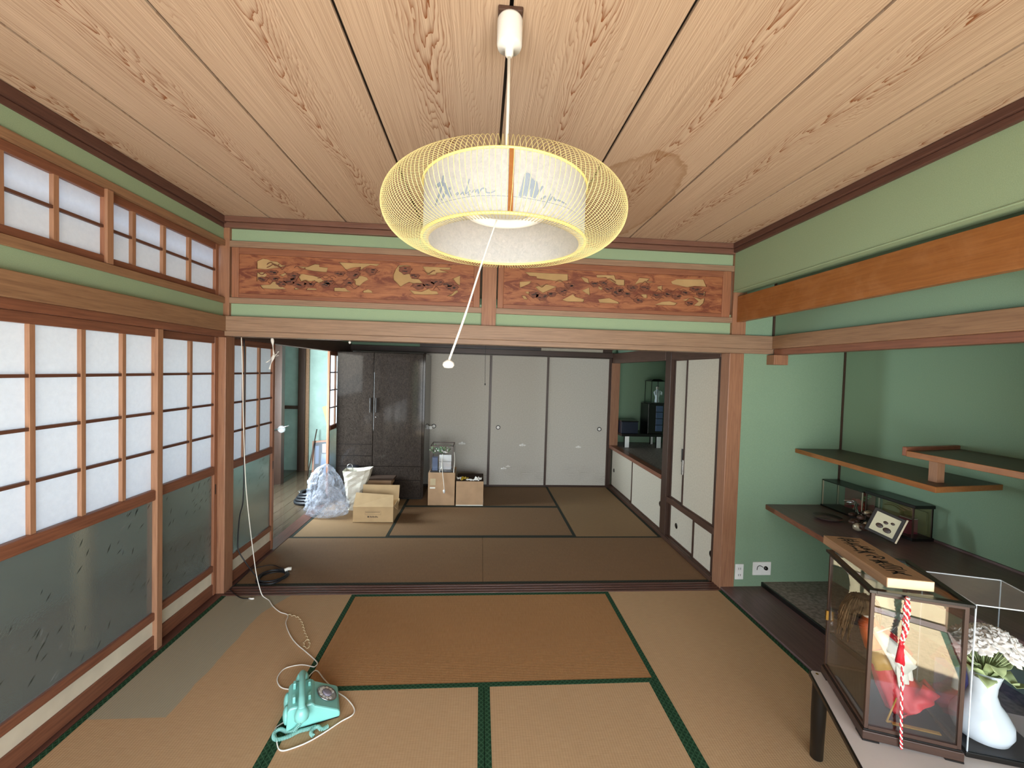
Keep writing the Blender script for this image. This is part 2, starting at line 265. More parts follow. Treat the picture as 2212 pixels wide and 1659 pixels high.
# ------------------------------------------------------------ geometry helpers
WM = {}
def link(o, parent=None, loc=(0, 0, 0), rz=0):
    C.objects.link(o); o.location = loc; o.rotation_euler = (0, 0, rz)
    m = Matrix.Translation(loc) @ Matrix.Rotation(rz, 4, 'Z')
    if parent is not None: o.parent = parent; m = WM[parent.name] @ m
    WM[o.name] = m
    return o
def tag(o, label=None, cat=None, group=None, kind=None):
    if label: o['label'] = label
    if cat: o['category'] = cat
    if group: o['group'] = group
    if kind: o['kind'] = kind
    return o
def thing(name, label, cat, loc=(0, 0, 0), rz=0, group=None, kind=None):
    o = bpy.data.objects.new(name, None); o.empty_display_size = .05; link(o, None, loc, rz); return tag(o, label, cat, group, kind)
class G:
    """collects shapes; build() links them as one mesh object. world=True means the coordinates given are room coordinates."""
    def __init__(s): s.v = []; s.f = []; s.sm = []
    def add(s, vs, fs, smooth=False):
        k = len(s.v); s.v += [tuple(p) for p in vs]; s.f += [tuple(i+k for i in f) for f in fs]; s.sm += [smooth]*len(fs); return s
    def box(s, x0, x1, y0, y1, z0, z1, m=None):
        vs = [Vector((x, y, z)) for x in (x0, x1) for y in (y0, y1) for z in (z0, z1)]
        if m is not None: vs = [m @ p for p in vs]
        return s.add(vs, [(0, 1, 3, 2), (4, 6, 7, 5), (0, 4, 5, 1), (2, 3, 7, 6), (0, 2, 6, 4), (1, 5, 7, 3)])
    def prism(s, pts, z0, z1, m=None):
        n = len(pts); vs = [Vector((x, y, z0)) for x, y in pts]+[Vector((x, y, z1)) for x, y in pts]
        if m is not None: vs = [m @ p for p in vs]
        return s.add(vs, [tuple(range(n-1, -1, -1)), tuple(range(n, 2*n))]+[(i, (i+1) % n, (i+1) % n+n, i+n) for i in range(n)])
    def tube(s, pts, r, n=8, closed=False, cap=True):
        pts = [Vector(p) for p in pts]; rs = r if isinstance(r, (list, tuple)) else [r]*len(pts); N = len(pts); k = len(s.v); rings = []; up = None
        for i, p in enumerate(pts):
            a = pts[(i-1) % N] if (closed or i) else p; b = pts[(i+1) % N] if (closed or i < N-1) else p; d = (b-a)
            if d.length < 1e-9: d = Vector((0, 0, 1))
            d.normalize()
            if up is None: up = d.orthogonal().normalized()
            else:
                up = (up - d*up.dot(d)); up = up.normalized() if up.length > 1e-6 else d.orthogonal().normalized()
            q = d.cross(up); rings.append([p+(up*math.cos(2*PI*j/n)+q*math.sin(2*PI*j/n))*rs[i] for j in range(n)])
        vs = [v for rg in rings for v in rg]; fs = []
        for i in range(N if closed else N-1):
            i2 = (i+1) % N
            for j in range(n): fs.append((i*n+j, i*n+(j+1) % n, i2*n+(j+1) % n, i2*n+j))
        s.add(vs, fs, True)
        if cap and not closed: s.add([], [tuple(k+j-len(s.v) for j in range(n-1, -1, -1)), tuple(k+(N-1)*n+j-len(s.v) for j in range(n))])
        return s
    def lathe(s, prof, cx=0, cy=0, n=32, cap=True, m=None):
        vs = []; N = len(prof)
        for r, z in prof:
            for j in range(n): vs.append(Vector((cx+r*math.cos(2*PI*j/n), cy+r*math.sin(2*PI*j/n), z)))
        if m is not None: vs = [m @ p for p in vs]
        fs = [(i*n+j, i*n+(j+1) % n, (i+1)*n+(j+1) % n, (i+1)*n+j) for i in range(N-1) for j in range(n)]
        s.add(vs, fs, True)
        if cap: s.add([vs[j] for j in range(n)], [tuple(range(n-1, -1, -1))]); s.add([vs[(N-1)*n+j] for j in range(n)], [tuple(range(n))])
        return s
    def ball(s, c, rx, ry=None, rz=None, n=12, m=8, mat=None, nz=0):
        ry = ry or rx; rz = rz or rx; vs = []; c = Vector(c)
        for i in range(m+1):
            th = PI*i/m
            for j in range(n):
                ph = 2*PI*j/n; k = 1+nz*math.sin(5.1*ph+3*th)*math.sin(4*th)
                p = Vector((rx*math.sin(th)*math.cos(ph)*k, ry*math.sin(th)*math.sin(ph)*k, rz*math.cos(th)))
                if mat is not None: p = mat @ p
                vs.append(c+p)
        return s.add(vs, [(i*n+j, (i+1)*n+j, (i+1)*n+(j+1) % n, i*n+(j+1) % n) for i in range(m) for j in range(n)], True)
    def build(s, name, mat, parent=None, world=True, bevel=0, loc=None, solid=0):
        me = bpy.data.meshes.new(name); vs = s.v
        base = Matrix.Identity(4)
        if parent is not None and world: base = WM[parent.name].inverted()
        L = Vector(loc) if loc is not None else Vector((0, 0, 0))
        me.from_pydata([tuple((base @ Vector(p)) - L) for p in vs], [], s.f)
        me.polygons.foreach_set('use_smooth', s.sm); me.materials.append(M[mat] if isinstance(mat, str) else mat); me.update()
        bm = bmesh.new(); bm.from_mesh(me); bmesh.ops.recalc_face_normals(bm, faces=bm.faces); bm.to_mesh(me); bm.free()
        o = bpy.data.objects.new(name, me); link(o, parent, tuple(L))
        if solid: md = o.modifiers.new('solid', 'SOLIDIFY'); md.thickness = solid; md.offset = 0
        if bevel: md = o.modifiers.new('bevel', 'BEVEL'); md.width = bevel; md.segments = 2; md.limit_method = 'ANGLE'
        return o
def B(name, mat, x0, x1, y0, y1, z0, z1, parent=None, bevel=0, **k):
    c = ((x0+x1)/2, (y0+y1)/2, (z0+z1)/2) if parent is None else None
    return G().box(x0, x1, y0, y1, z0, z1).build(name, mat, parent, True, bevel, loc=c, **k)
def struct(o): o['kind'] = 'structure'; return o
def smooth_path(pts, n=6, closed=False):
    P = [Vector(p) for p in pts]; N = len(P); out = []
    for i in range(N if closed else N-1):
        a, b, c, d = P[(i-1) % N] if (closed or i) else P[i], P[i], P[(i+1) % N], P[(i+2) % N] if (closed or i < N-2) else P[(i+1) % N]
        for k in range(n):
            u = k/n; out.append(.5*((2*b)+(c-a)*u+(2*a-5*b+4*c-d)*u*u+(3*b-a-3*c+d)*u**3))
    if not closed: out.append(P[-1])
    return out
def flat_poly(name, outer, holes, y, thick, mat, parent, bevel=0):
    """2D outline with cut-outs in the x-z plane, given thickness along y (front face towards the camera at y)."""
    cu = bpy.data.curves.new(name, 'CURVE'); cu.dimensions = '2D'; cu.fill_mode = 'BOTH'; cu.extrude = thick/2-bevel; cu.bevel_depth = bevel; cu.bevel_resolution = 1; cu.offset = -bevel
    for ring in [outer]+holes:
        sp = cu.splines.new('POLY'); sp.points.add(len(ring)-1); sp.use_cyclic_u = True
        for p, (x, z) in zip(sp.points, ring): p.co = (x, z, 0, 1)
    tmp = bpy.data.objects.new('tmp', cu); C.objects.link(tmp); dg = bpy.context.evaluated_depsgraph_get(); me = bpy.data.meshes.new_from_object(tmp.evaluated_get(dg)); bpy.data.objects.remove(tmp)
    base = WM[parent.name].inverted() if parent is not None else Matrix.Identity(4)
    me.transform(base @ Matrix.Translation((0, y+thick/2, 0)) @ Matrix.Rotation(PI/2, 4, 'X')); me.materials.clear(); me.materials.append(M[mat])
    o = bpy.data.objects.new(name, me); return link(o, parent)

# ============================================================ THE SETTING
XL, XR, YN, ZC = -1.777, 1.90, -.62, 2.65
# --- ceiling: cedar boards with dark gaps
ceil = struct(B('ceiling', 'black', -1.90, 1.98, YN-.14, 3.10, ZC+.012, ZC+.05))
seams = [-1.995, -1.485, -.968, -.440, .058, .556, 1.070, 1.575, 2.09]
for i in range(8):
    a, b = max(seams[i], -1.80), min(seams[i+1], 1.93); cx = (seams[i]+seams[i+1])/2
    g = G().box(a+.0055, b-.0055, YN, 3.08, ZC, ZC+.012)
    g.build('plank', 'ceiling', ceil, True, .0015, loc=tuple(WM[ceil.name].inverted() @ Vector((cx, 1.2, ZC))))
struct(B('ceiling', 'dark_y', -1.90, 3.0, 3.10, 6.4, ZC, ZC+.05)); struct(B('ceiling', 'green_shaded', 1.98, 3.0, YN-.1, 3.10, ZC, ZC+.05))
struct(B('ceiling', 'green_shaded', 2.30, 3.0, YN-.1, 3.05, 1.97, 2.0)); struct(B('ceiling', 'dark_y', -3.6, -1.90, -1.75, 6.8, 2.30, 2.34))
struct(B('ceiling', 'dark_y', -1.90, 3.0, -1.75, YN-.1, 2.12, 2.16))
# --- sub floor
struct(B('floor', 'dark_y', -1.86, 1.90, YN, 5.90, -.10, -.035))
pf = struct(B('floor', 'dark_y', -3.6, -1.86, -1.75, 6.8, -.10, -.012))
for i in range(8): B('board', 'corridor', -2.80+i*.115, -2.80+i*.115+.112, -1.6, 6.69, -.012, .0, pf, .001)
B('board', 'corridor', -3.55, -2.81, 5.9, 6.69, -.012, -.001, pf)
vf = struct(B('floor', 'dark_x', -1.86, 3.0, -1.75, YN-.1, -.10, -.012))
B('straw_mat', 'tat_pale_bounce', -1.2, 1.0, -1.62, -.74, -.012, .004, vf); B('straw_mat', 'tat_pale_bounce', 1.03, 2.9, -1.62, -.74, -.012, .004, vf); B('mat_border', 'mint_d', 1.0, 1.03, -1.62, -.74, -.012, .006, vf)
struct(B('floor', 'darkplank', 1.90, 2.25, YN, 3.05, -.10, .012, bevel=.002))
tf = struct(B('floor', 'grey_toko', 2.25, 2.90, YN, 3.05, -.05, .045)); B('front_edge', 'black', 2.235, 2.25, YN, 3.05, .012, .046, tf, .002)
struct(B('floor', 'ground', -9, 9, -14, -1.80, -.55, -.45))

# --- tatami mats, each one a thing with its straw body and two border strips
def mat(x0, x1, y0, y1, long, m, label, bm='border', group=None):
    z = 0.0; cx, cy = (x0+x1)/2, (y0+y1)/2; t = thing('tatami_mat', label, 'tatami mat', (cx, cy, -.035), 0, group); e = .0012
    if long == 'y':
        B('rush_surface', m, x0+.03, x1-.03, y0+e, y1-e, -.035, z, t)
        B('border_strip', bm, x0+e, x0+.03, y0+e, y1-e, -.035, z+.001, t); B('border_strip', bm, x1-.03, x1-e, y0+e, y1-e, -.035, z+.001, t)
    else:
        B('rush_surface', m, x0+e, x1-e, y0+.03, y1-.03, -.035, z, t)
        B('border_strip', bm, x0+e, x1-e, y0+e, y0+.03, -.035, z+.001, t); B('border_strip', bm, x0+e, x1-e, y1-.03, y1-e, -.035, z+.001, t)
a, b, c_, d_ = -1.773, -.85, .97, 1.895; YT = 3.016; mid = .06
mat(a, b, 1.196, YT, 'y', 'tat_p', 'tatami mat along the paper screens with a faded grey rectangle')
mat(b, c_, 2.106, YT, 'x', 'tat_x_sheen', 'sheen-tinted orange-brown tatami mat lying crosswise just before the threshold')
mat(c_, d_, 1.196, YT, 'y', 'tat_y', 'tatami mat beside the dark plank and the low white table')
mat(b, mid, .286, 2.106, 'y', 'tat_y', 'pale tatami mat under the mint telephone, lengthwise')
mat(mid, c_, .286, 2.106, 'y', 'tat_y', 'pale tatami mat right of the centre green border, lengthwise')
mat(a, b, YN, 1.196, 'y', 'tat_pale_bounce', 'tatami mat below the photographer, left'); mat(c_, d_, YN, 1.196, 'y', 'tat_pale_bounce', 'tatami mat under the near end of the low table'); mat(b, c_, YN, .286, 'x', 'tat_pale_bounce', 'crosswise tatami mat nearest the garden side')
YF = 3.15
mat(a, mid, YF, YF+.91, 'x', 'tat_fx_sheen', 'far room tatami mat with the black cable coil on it', 'border_far')
mat(mid, 1.873, YF, YF+.91, 'x', 'tat_fx_sheen', 'far room tatami mat before the right hand closet, crosswise', 'border_far')
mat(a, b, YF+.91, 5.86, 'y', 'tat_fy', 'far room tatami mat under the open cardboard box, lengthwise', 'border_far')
mat(b, c_, YF+.91, YF+1.82, 'x', 'tat_fx_sheen', 'crosswise mat in the middle of the far room', 'border_far')
mat(b, c_, YF+1.82, 5.86, 'x', 'tat_fx_sheen', 'crosswise mat under the two closed cardboard boxes', 'border_far')
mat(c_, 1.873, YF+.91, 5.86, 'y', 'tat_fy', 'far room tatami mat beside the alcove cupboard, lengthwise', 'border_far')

# --- threshold between the rooms, with grooves
th = struct(B('trim_1', 'sill', -1.80, 1.92, YT, YF, -.05, -.004))
for k in range(4):
    y0 = YT+.001+k*.0345; B('rail', 'sill', -1.775, 1.895, y0, y0+.022, -.004, .003, th, .002)
# sills left side (near and far) and right side far room
s2 = struct(B('trim_2', 'sill_y', -1.90, -1.776, YN, 3.046, -.05, .002, bevel=.002)); s3 = struct(B('trim_3', 'sill_y', -1.90, -1.776, 3.15, 5.86, -.05, .002, bevel=.002))
struct(B('trim_4', 'dark_y', 1.875, 1.96, 3.16, 5.86, -.05, .035, bevel=.002)); struct(B('trim_5', 'dark_x', -1.776, 1.875, 5.845, 5.90, -.05, .012))

# --- left wall of the front room
lw = struct(B('wall_left', 'green', -1.90, -1.797, YN, 3.06, 2.475, ZC+.01)); B('plaster_strip', 'green', -1.90, -1.797, YN, 3.06, 1.95, 2.07, lw)
struct(B('wall_left', 'green', -1.90, -1.80, YN-1.0, YN, 0, 2.3))
def trim(n, m, *a, bevel=.002): return struct(B('trim_%d' % n, m, *a, bevel=bevel))
trim(6, 'beam_y', -1.86, -1.785, YN, 3.05, 2.449, 2.487); trim(7, 'beam_y', -1.86, -1.785, YN, 3.05, 2.053, 2.094)      # transom rails
trim(8, 'beam_y', -1.86, -1.760, YN, 3.045, 1.858, 1.960, bevel=.004); trim(9, 'frame_y', -1.86, -1.777, YN, 3.05, 1.816, 1.858)   # long rail and its lintel
trim(10, 'cornice_y', -1.86, -1.777, YN, 3.05, 2.600, ZC-.001, bevel=.004); trim(11, 'cornice_y', -1.86, -1.789, YN, 3.05, 2.571, 2.600, bevel=.004)
def shoji(n, x, y0, y1, vs, hs, cover=False, off=0, lowglass=True, label=None):
    """sliding screen in the plane x: vs = muntin centres along y, hs = muntin centres in z"""
    rl = random.Random(n*7+1); t = thing('door_%d' % n, label, None, (x, (y0+y1)/2, 0), 0, kind='structure'); T = .028; xb = x-T; st = .036
    for yy in (y0, y1-st): B('stile', 'frame_z', xb, x, yy, yy+st, .008, 1.8155, t, .003)
    if cover: B('meeting_strip', 'muntin', xb, x+.012, y1-st-.002, y1+.002, .004, 1.815, t, .002)
    a, b = y0+st, y1-st
    B('rail', 'frame_y', xb, x-.002, a, b, 1.770, 1.8155, t, .002); B('rail', 'frame_y', xb, x+.005, a, b, .858, .918, t, .008); B('rail', 'frame_y', xb, x+.001, a, b, .175, .221, t, .006); B('rail', 'frame_y', xb, x-.002, a, b, .008, .088, t, .002)
    for y in vs: B('muntin', 'muntin', x-.022, x-.003, y-.011, y+.011, .918, 1.77, t, .001)
    for z in hs: B('muntin', 'muntin_y', x-.022, x-.006, a, b, z-.007, z+.007, t)
    ys = [a]+sorted(vs)+[b]; zs = [.918]+sorted(hs)+[1.77]
    for i in range(len(ys)-1):
        for j in range(len(zs)-1): B('paper_pane', 'paper', x-.0235, x-.022, ys[i], ys[i+1], zs[j], zs[j+1], t)
    for nm, mt, cnt in (('etched_leaves', 'leafdark', 46), ('clear_leaves', 'leaflight', 26)):
        g = G()
        for q in range(cnt):
            cl = rl.choice(((.15, .2), (.35, .35), (.85, .9), (.7, .8), (.3, .75), (.55, .15), (.9, .3))); yy = a+(b-a)*min(.97, max(.03, cl[0]+rl.gauss(0, .10))); zz = .221+.637*min(.96, max(.04, cl[1]+rl.gauss(0, .10)))
            an = rl.uniform(.5, 1.3)+(PI if rl.random() < .3 else 0); ln = rl.uniform(.012, .026); wd = ln*.16; c_, s_ = math.cos(an), math.sin(an); g.add([(x-.0146, yy-ln*c_, zz-ln*s_), (x-.0146, yy+wd*s_, zz-wd*c_), (x-.0146, yy+ln*c_, zz+ln*s_), (x-.0146, yy-wd*s_, zz+wd*c_)], [(0, 1, 2, 3)])
        g.build(nm, mt, t)['kind'] = 'stuff'
    B('frosted_pane', 'frost', x-.019, x-.015, a, b, .221, .858, t); B('lower_board', 'cream', x-.02, x-.012, a, b, .088, .175, t)
    B('finger_pull', 'black', x-.004, x+.001, y1-.024, y1-.014, .72, .79, t)
    return t
HS = [1.132, 1.347, 1.562]
shoji(1, -1.795, 1.545, 2.480, [1.812, 2.028, 2.244], HS, cover=True)
shoji(2, -1.825, 2.46, 3.042, [2.778], HS)
shoji(3, -1.795, .56, 1.543, [.80, 1.05, 1.30], HS)
shoji(4, -1.825, -.60, .60, [-.3, 0, .3], HS)
shoji(5, -1.800, 3.156, 3.795, [3.335, 3.548], HS)
shoji(6, -1.800, 5.118, 5.84, [5.35, 5.6], HS)
def ranma(n, x, y0, y1, vs, strip):
    t = thing('window_%d' % n, None, None, (x, (y0+y1)/2, 2.094), 0, kind='structure'); T = .024; st = .03; z0, z1 = 2.096, 2.448
    for yy in (y0, y1-st): B('stile', 'frame_z', x-T, x, yy, yy+st, z0, z1, t, .002)
    if strip: B('meeting_strip', 'muntin', x-T, x+.012, y1-st+.001, y1+.006, z0, z1, t, .002)
    for a_, b_ in ((z0, z0+.036), (z1-.042, z1)): B('rail', 'frame_y', x-T, x-.001, y0+st, y1-st, a_, b_, t, .002)
    for v in vs: B('muntin', 'muntin', x-.02, x-.002, v-.011, v+.011, z0+.036, z1-.042, t)
    B('muntin', 'muntin_y', x-.02, x-.004, y0+st, y1-st, 2.263, 2.276, t)
    ys = [y0+st]+vs+[y1-st]
    for i in range(len(ys)-1):
        for za, zb in ((z0+.036, 2.27), (2.27, z1-.042)): B('paper_pane', 'paper', x-.0215, x-.02, ys[i], ys[i+1], za, zb, t)
ranma(1, -1.800, 1.27, 2.165, [1.498, 1.709, 1.913], True)
ranma(2, -1.812, 2.145, 3.018, [2.323, 2.531, 2.740], False)
ranma(3, -1.812, -.5, 1.26, [-.06, .38, .82], False)

# --- partition between rooms
pt = struct(B('wall_back', 'green', -1.85, 1.95, 3.068, 3.12, 2.447, ZC)); B('plaster_strip', 'green', -1.85, 1.95, 3.068, 3.12, 1.90, 2.12, pt)
trim(12, 'cornice_x', -1.80, 1.93, 3.018, 3.12, 2.612, ZC-.001, bevel=.004); trim(13, 'cornice_x', -1.80, 1.93, 3.036, 3.12, 2.574, 2.612, bevel=.004)
trim(14, 'beam_x', -1.775, 1.905, 3.046, 3.12, 2.445, 2.488); trim(15, 'beam_x', -1.775, 1.905, 3.046, 3.12, 2.056, 2.096)
trim(16, 'beam_x', -1.774, 2.236, 3.012, 3.14, 1.862, 1.963, bevel=.004); trim(17, 'beam_x', -1.777, 2.236, 3.026, 3.15, 1.826, 1.862)
trim(18, 'post', -1.880, -1.757, 3.044, 3.15, 1.963, 2.60); trim(19, 'post', -1.880, -1.777, 3.046, 3.15, -.05, 1.826, bevel=.004)
trim(20, 'post', -.006, .098, 3.036, 3.13, 1.963, 2.575); trim(21, 'post', 1.895, 2.010, 3.046, 3.16, -.05, 1.826, bevel=.004); trim(22, 'post', 1.900, 2.008, 3.040, 3.15, 1.963, 2.60)
def bx_pts(x0, x1, z0, z1): return [(x0, z0), (x1, z0), (x1, z1), (x0, z1)]
HL = [[(-1.582,2.357),(-1.545,2.376),(-1.512,2.373),(-1.488,2.362),(-1.447,2.36),(-1.414,2.336),(-1.381,2.336),(-1.422,2.319),(-1.463,2.312),(-1.52,2.301),(-1.581,2.303)],[(-1.581,2.277),(-1.544,2.283),(-1.511,2.264),(-1.527,2.246),(-1.56,2.232),(-1.58,2.214)],[(-1.559,2.19),(-1.494,2.197),(-1.478,2.219),(-1.453,2.216),(-1.42,2.192),(-1.379,2.168),(-1.469,2.166),(-1.543,2.168)],[(-1.429,2.268),(-1.397,2.282),(-1.372,2.283),(-1.405,2.256)],[(-1.307,2.333),(-1.241,2.332),(-1.191,2.355),(-1.158,2.353),(-1.158,2.336),(-1.099,2.334),(-1.107,2.3),(-1.19,2.304),(-1.24,2.31)],[(-1.306,2.273),(-1.273,2.283),(-1.24,2.276),(-1.207,2.274),(-1.157,2.263),(-1.127,2.239),(-1.139,2.213),(-1.189,2.236),(-1.239,2.23),(-1.281,2.228)],[(-1.025,2.376),(-0.949,2.375),(-0.738,2.377),(-0.763,2.359),(-0.806,2.365),(-0.848,2.346),(-0.881,2.319),(-0.873,2.349),(-0.923,2.342),(-0.974,2.323)],[(-0.931,2.265),(-0.897,2.275),(-0.872,2.289),(-0.83,2.278),(-0.817,2.262),(-0.854,2.238),(-0.879,2.211),(-0.909,2.223),(-0.909,2.249)],[(-1.055,2.195),(-0.98,2.198),(-0.963,2.182),(-0.937,2.17),(-1.055,2.169)],[(-0.853,2.182),(-0.819,2.194),(-0.794,2.185),(-0.785,2.168),(-0.853,2.168)],[(-0.606,2.375),(-0.542,2.378),(-0.516,2.371),(-0.576,2.368),(-0.605,2.332),(-0.566,2.316),(-0.532,2.318),(-0.514,2.284),(-0.462,2.282),(-0.436,2.257),(-0.479,2.242),(-0.531,2.257),(-0.565,2.238),(-0.59,2.22),(-0.616,2.245),(-0.642,2.269),(-0.643,2.304),(-0.627,2.348)],[(-0.438,2.374),(-0.23,2.375),(-0.247,2.357),(-0.317,2.356),(-0.247,2.34),(-0.342,2.331),(-0.342,2.318),(-0.403,2.315)],[(-0.22,2.297),(-0.168,2.322),(-0.168,2.247),(-0.193,2.264)],[(-0.529,2.201),(-0.443,2.192),(-0.392,2.216),(-0.374,2.203),(-0.331,2.201),(-0.321,2.179),(-0.408,2.171),(-0.494,2.172)],[(-0.226,2.183),(-0.192,2.22),(-0.178,2.203),(-0.217,2.171),(-0.26,2.169)],[(-1.239,2.183),(-1.18,2.184),(-1.172,2.173),(-1.247,2.17)],[(-1.33,2.179),(-1.305,2.187),(-1.292,2.173),(-1.321,2.169)]]
HR = [[(0.302,2.369),(0.624,2.368),(0.626,2.322),(0.588,2.315),(0.579,2.306),(0.504,2.316),(0.392,2.325),(0.391,2.339),(0.34,2.341)],[(0.267,2.296),(0.355,2.305),(0.337,2.281),(0.269,2.251)],[(0.384,2.265),(0.468,2.287),(0.543,2.272),(0.506,2.252),(0.442,2.221),(0.404,2.243)],[(0.307,2.225),(0.339,2.228),(0.344,2.208),(0.321,2.212)],[(0.284,2.198),(0.312,2.194),(0.331,2.171),(0.304,2.168)],[(0.584,2.177),(0.667,2.222),(0.686,2.204),(0.753,2.189),(0.745,2.168),(0.622,2.165)],[(0.719,2.354),(0.776,2.343),(0.787,2.306),(0.749,2.318)],[(0.732,2.253),(0.788,2.278),(0.795,2.218),(0.761,2.235)],[(0.837,2.373),(0.975,2.377),(0.986,2.347),(1.053,2.346),(1.055,2.304),(1.007,2.302),(0.958,2.328),(0.909,2.358),(0.843,2.35)],[(0.859,2.295),(0.888,2.287),(0.884,2.259),(0.855,2.272)],[(0.858,2.193),(0.943,2.206),(1.011,2.181),(1.021,2.167),(0.868,2.167)],[(1.168,2.367),(1.246,2.364),(1.227,2.344),(1.295,2.338),(1.17,2.328),(1.132,2.312)],[(1.412,2.348),(1.46,2.371),(1.667,2.377),(1.694,2.323),(1.6,2.323),(1.541,2.311),(1.422,2.33)],[(1.306,2.306),(1.345,2.317),(1.346,2.284),(1.317,2.278)],[(1.183,2.244),(1.231,2.246),(1.232,2.218),(1.203,2.217)],[(1.292,2.169),(1.35,2.195),(1.408,2.202),(1.468,2.19),(1.449,2.172)],[(1.583,2.247),(1.653,2.226),(1.683,2.237),(1.674,2.199),(1.646,2.174),(1.596,2.177),(1.634,2.207)],[(1.506,2.215),(1.564,2.232),(1.536,2.207)],[(1.671,2.284),(1.685,2.285),(1.682,2.251),(1.67,2.256)]]
PL = [(-1.535,2.232),(-1.462,2.241),(-1.331,2.264),(-1.222,2.209),(-1.412,2.209),(-1.289,2.206),(-.796,2.323),(-.921,2.292),(-1.089,2.231),(-.954,2.238),(-.558,2.343),(-.489,2.302),(-.461,2.232),(-.332,2.266),(-.253,2.252),(-.218,2.23),(-.392,2.246),(-1.114,2.214),(-1.015,2.295),(-1.471,2.283),(-1.355,2.229)]
PR = [(.377,2.209),(.433,2.194),(.507,2.215),(.581,2.246),(.637,2.285),(.825,2.303),(.891,2.315),(.931,2.271),(.999,2.246),(1.067,2.239),(1.165,2.196),(1.21,2.292),(1.309,2.24),(1.387,2.253),(1.456,2.237),(1.523,2.268),(1.601,2.3),(1.556,2.194),(1.641,2.263),(1.113,2.288),(1.017,2.273)]
def transom(x0, x1, holes, pads, label, px0, px1):
    t = thing('carved_transom', label, 'transom panel', ((x0+x1)/2, 3.05, 2.097)); z0, z1, y = 2.097, 2.444, 3.050
    for a_, b_, m in ((x0, px0, 'frame_z'), (px1, x1, 'frame_z')): B('stile', 'orange' if False else m, a_, b_, y-.004, y+.02, z0, z1, t, .003)
    B('rail', 'frame_x', px0, px1, y-.004, y+.02, z0, z0+.030, t, .003); B('rail', 'frame_x', px0, px1, y-.004, y+.02, z1-.045, z1, t, .003)
    flat_poly('carved_board', bx_pts(px0, px1, z0+.03, z1-.045), holes, y+.002, .012, 'carved', t, .0015)
    B('backing_paper', 'tanpaper', px0, px1, y+.0165, y+.0178, z0+.03, z1-.045, t)
    rnd = random.Random(int(x1*100)+5)
    for (cx, cz) in pads:       # scalloped pine foliage pads in relief, black bars painting the shade of cuts
        n = 15; rx = rnd.uniform(.030, .048); rz = rx*rnd.uniform(.42, .6); ring = []
        for k in range(n*2):
            a_ = 2*PI*k/(n*2); s_ = 1+.10*math.cos(a_*7); ring.append((cx+rx*s_*math.cos(a_), cz+rz*s_*math.sin(a_)+.25*rz*math.cos(a_*2)))
        flat_poly('foliage_relief', ring, [], y-.006, .009, 'pine', t, .0012)
        g = G()
        for k in range(3):
            ax = cx+rnd.uniform(-.6, .6)*rx; az = cz+rnd.uniform(-.5, .3)*rz; g.box(ax-.009, ax+.009, y-.0075, y-.0055, az-.0025, az+.003)
        g.build('cut_shade_bar', 'ink', t)
    for k in range(24):          # flowing bark lines
        cx = rnd.choice([h[0] for h in pads]); cz = 2.2+rnd.random()*.14; ln = rnd.uniform(.05, .12)
        path = [(cx+ln*(j/6-.5), y+.0012, cz+.012*math.sin(j*1.1+k)) for j in range(7)]; G().tube(smooth_path(path, 2), .0028, 4).build('carved_line', 'pine', t)
transom(-1.745, -.022, HL, PL, 'carved openwork transom of clouds and pines, left of the centre post', -1.697, -.068)
transom(.108, 1.880, HR, PR, 'carved openwork transom of clouds and pines, right of the centre post', .150, 1.815)

# --- right side: tokonoma
dw = struct(B('wall_right', 'green', 1.900, 1.985, YN, 3.040, 2.294, ZC)); B('lower_edge', 'green', 1.894, 1.988, YN, 3.040, 2.286, 2.294, dw, .003)
trim(23, 'cornice_y', 1.868, 1.93, YN, 3.03, 2.612, ZC-.001, bevel=.004); trim(24, 'cornice_y', 1.880, 1.93, YN, 3.03, 2.580, 2.612, bevel=.004)
bm_ = trim(25, 'orange', 1.932, 1.975, YN, 3.040, 2.062, 2.256, bevel=.003)
struct(B('wall_back', 'green_shaded', 2.000, 2.90, 3.050, 3.12, -.05, ZC)); struct(B('wall_right', 'green_shaded', 2.240, 2.32, YN, 3.050, 1.90, ZC)); struct(B('wall_right', 'green_shaded', 2.840, 2.92, -1.75, 3.050, -.05, 2.2))
trim(26, 'beam_y', 2.205, 2.30, YN, 3.011, 1.865, 1.963, bevel=.003); trim(27, 'frame_y', 2.222, 2.30, YN, 3.011, 1.820, 1.865); trim(28, 'post', 2.193, 2.305, 2.965, 3.05, 1.745, 1.8195, bevel=.003)
trim(29, 'dark_z', 2.228, 2.242, 3.035, 3.05, 1.963, ZC); trim(30, 'dark_z', 2.828, 2.84, 3.038, 3.05, .66, 1.97)
struct(B('wall_right', 'green_shaded', 2.15, 2.839, 1.15, 1.25, 0.05, 1.96)); struct(B('wall_right', 'green_shaded', 2.0, 2.239, 1.15, 1.25, 1.965, ZC))  # dividing wall out of view, put in to shade the alcove
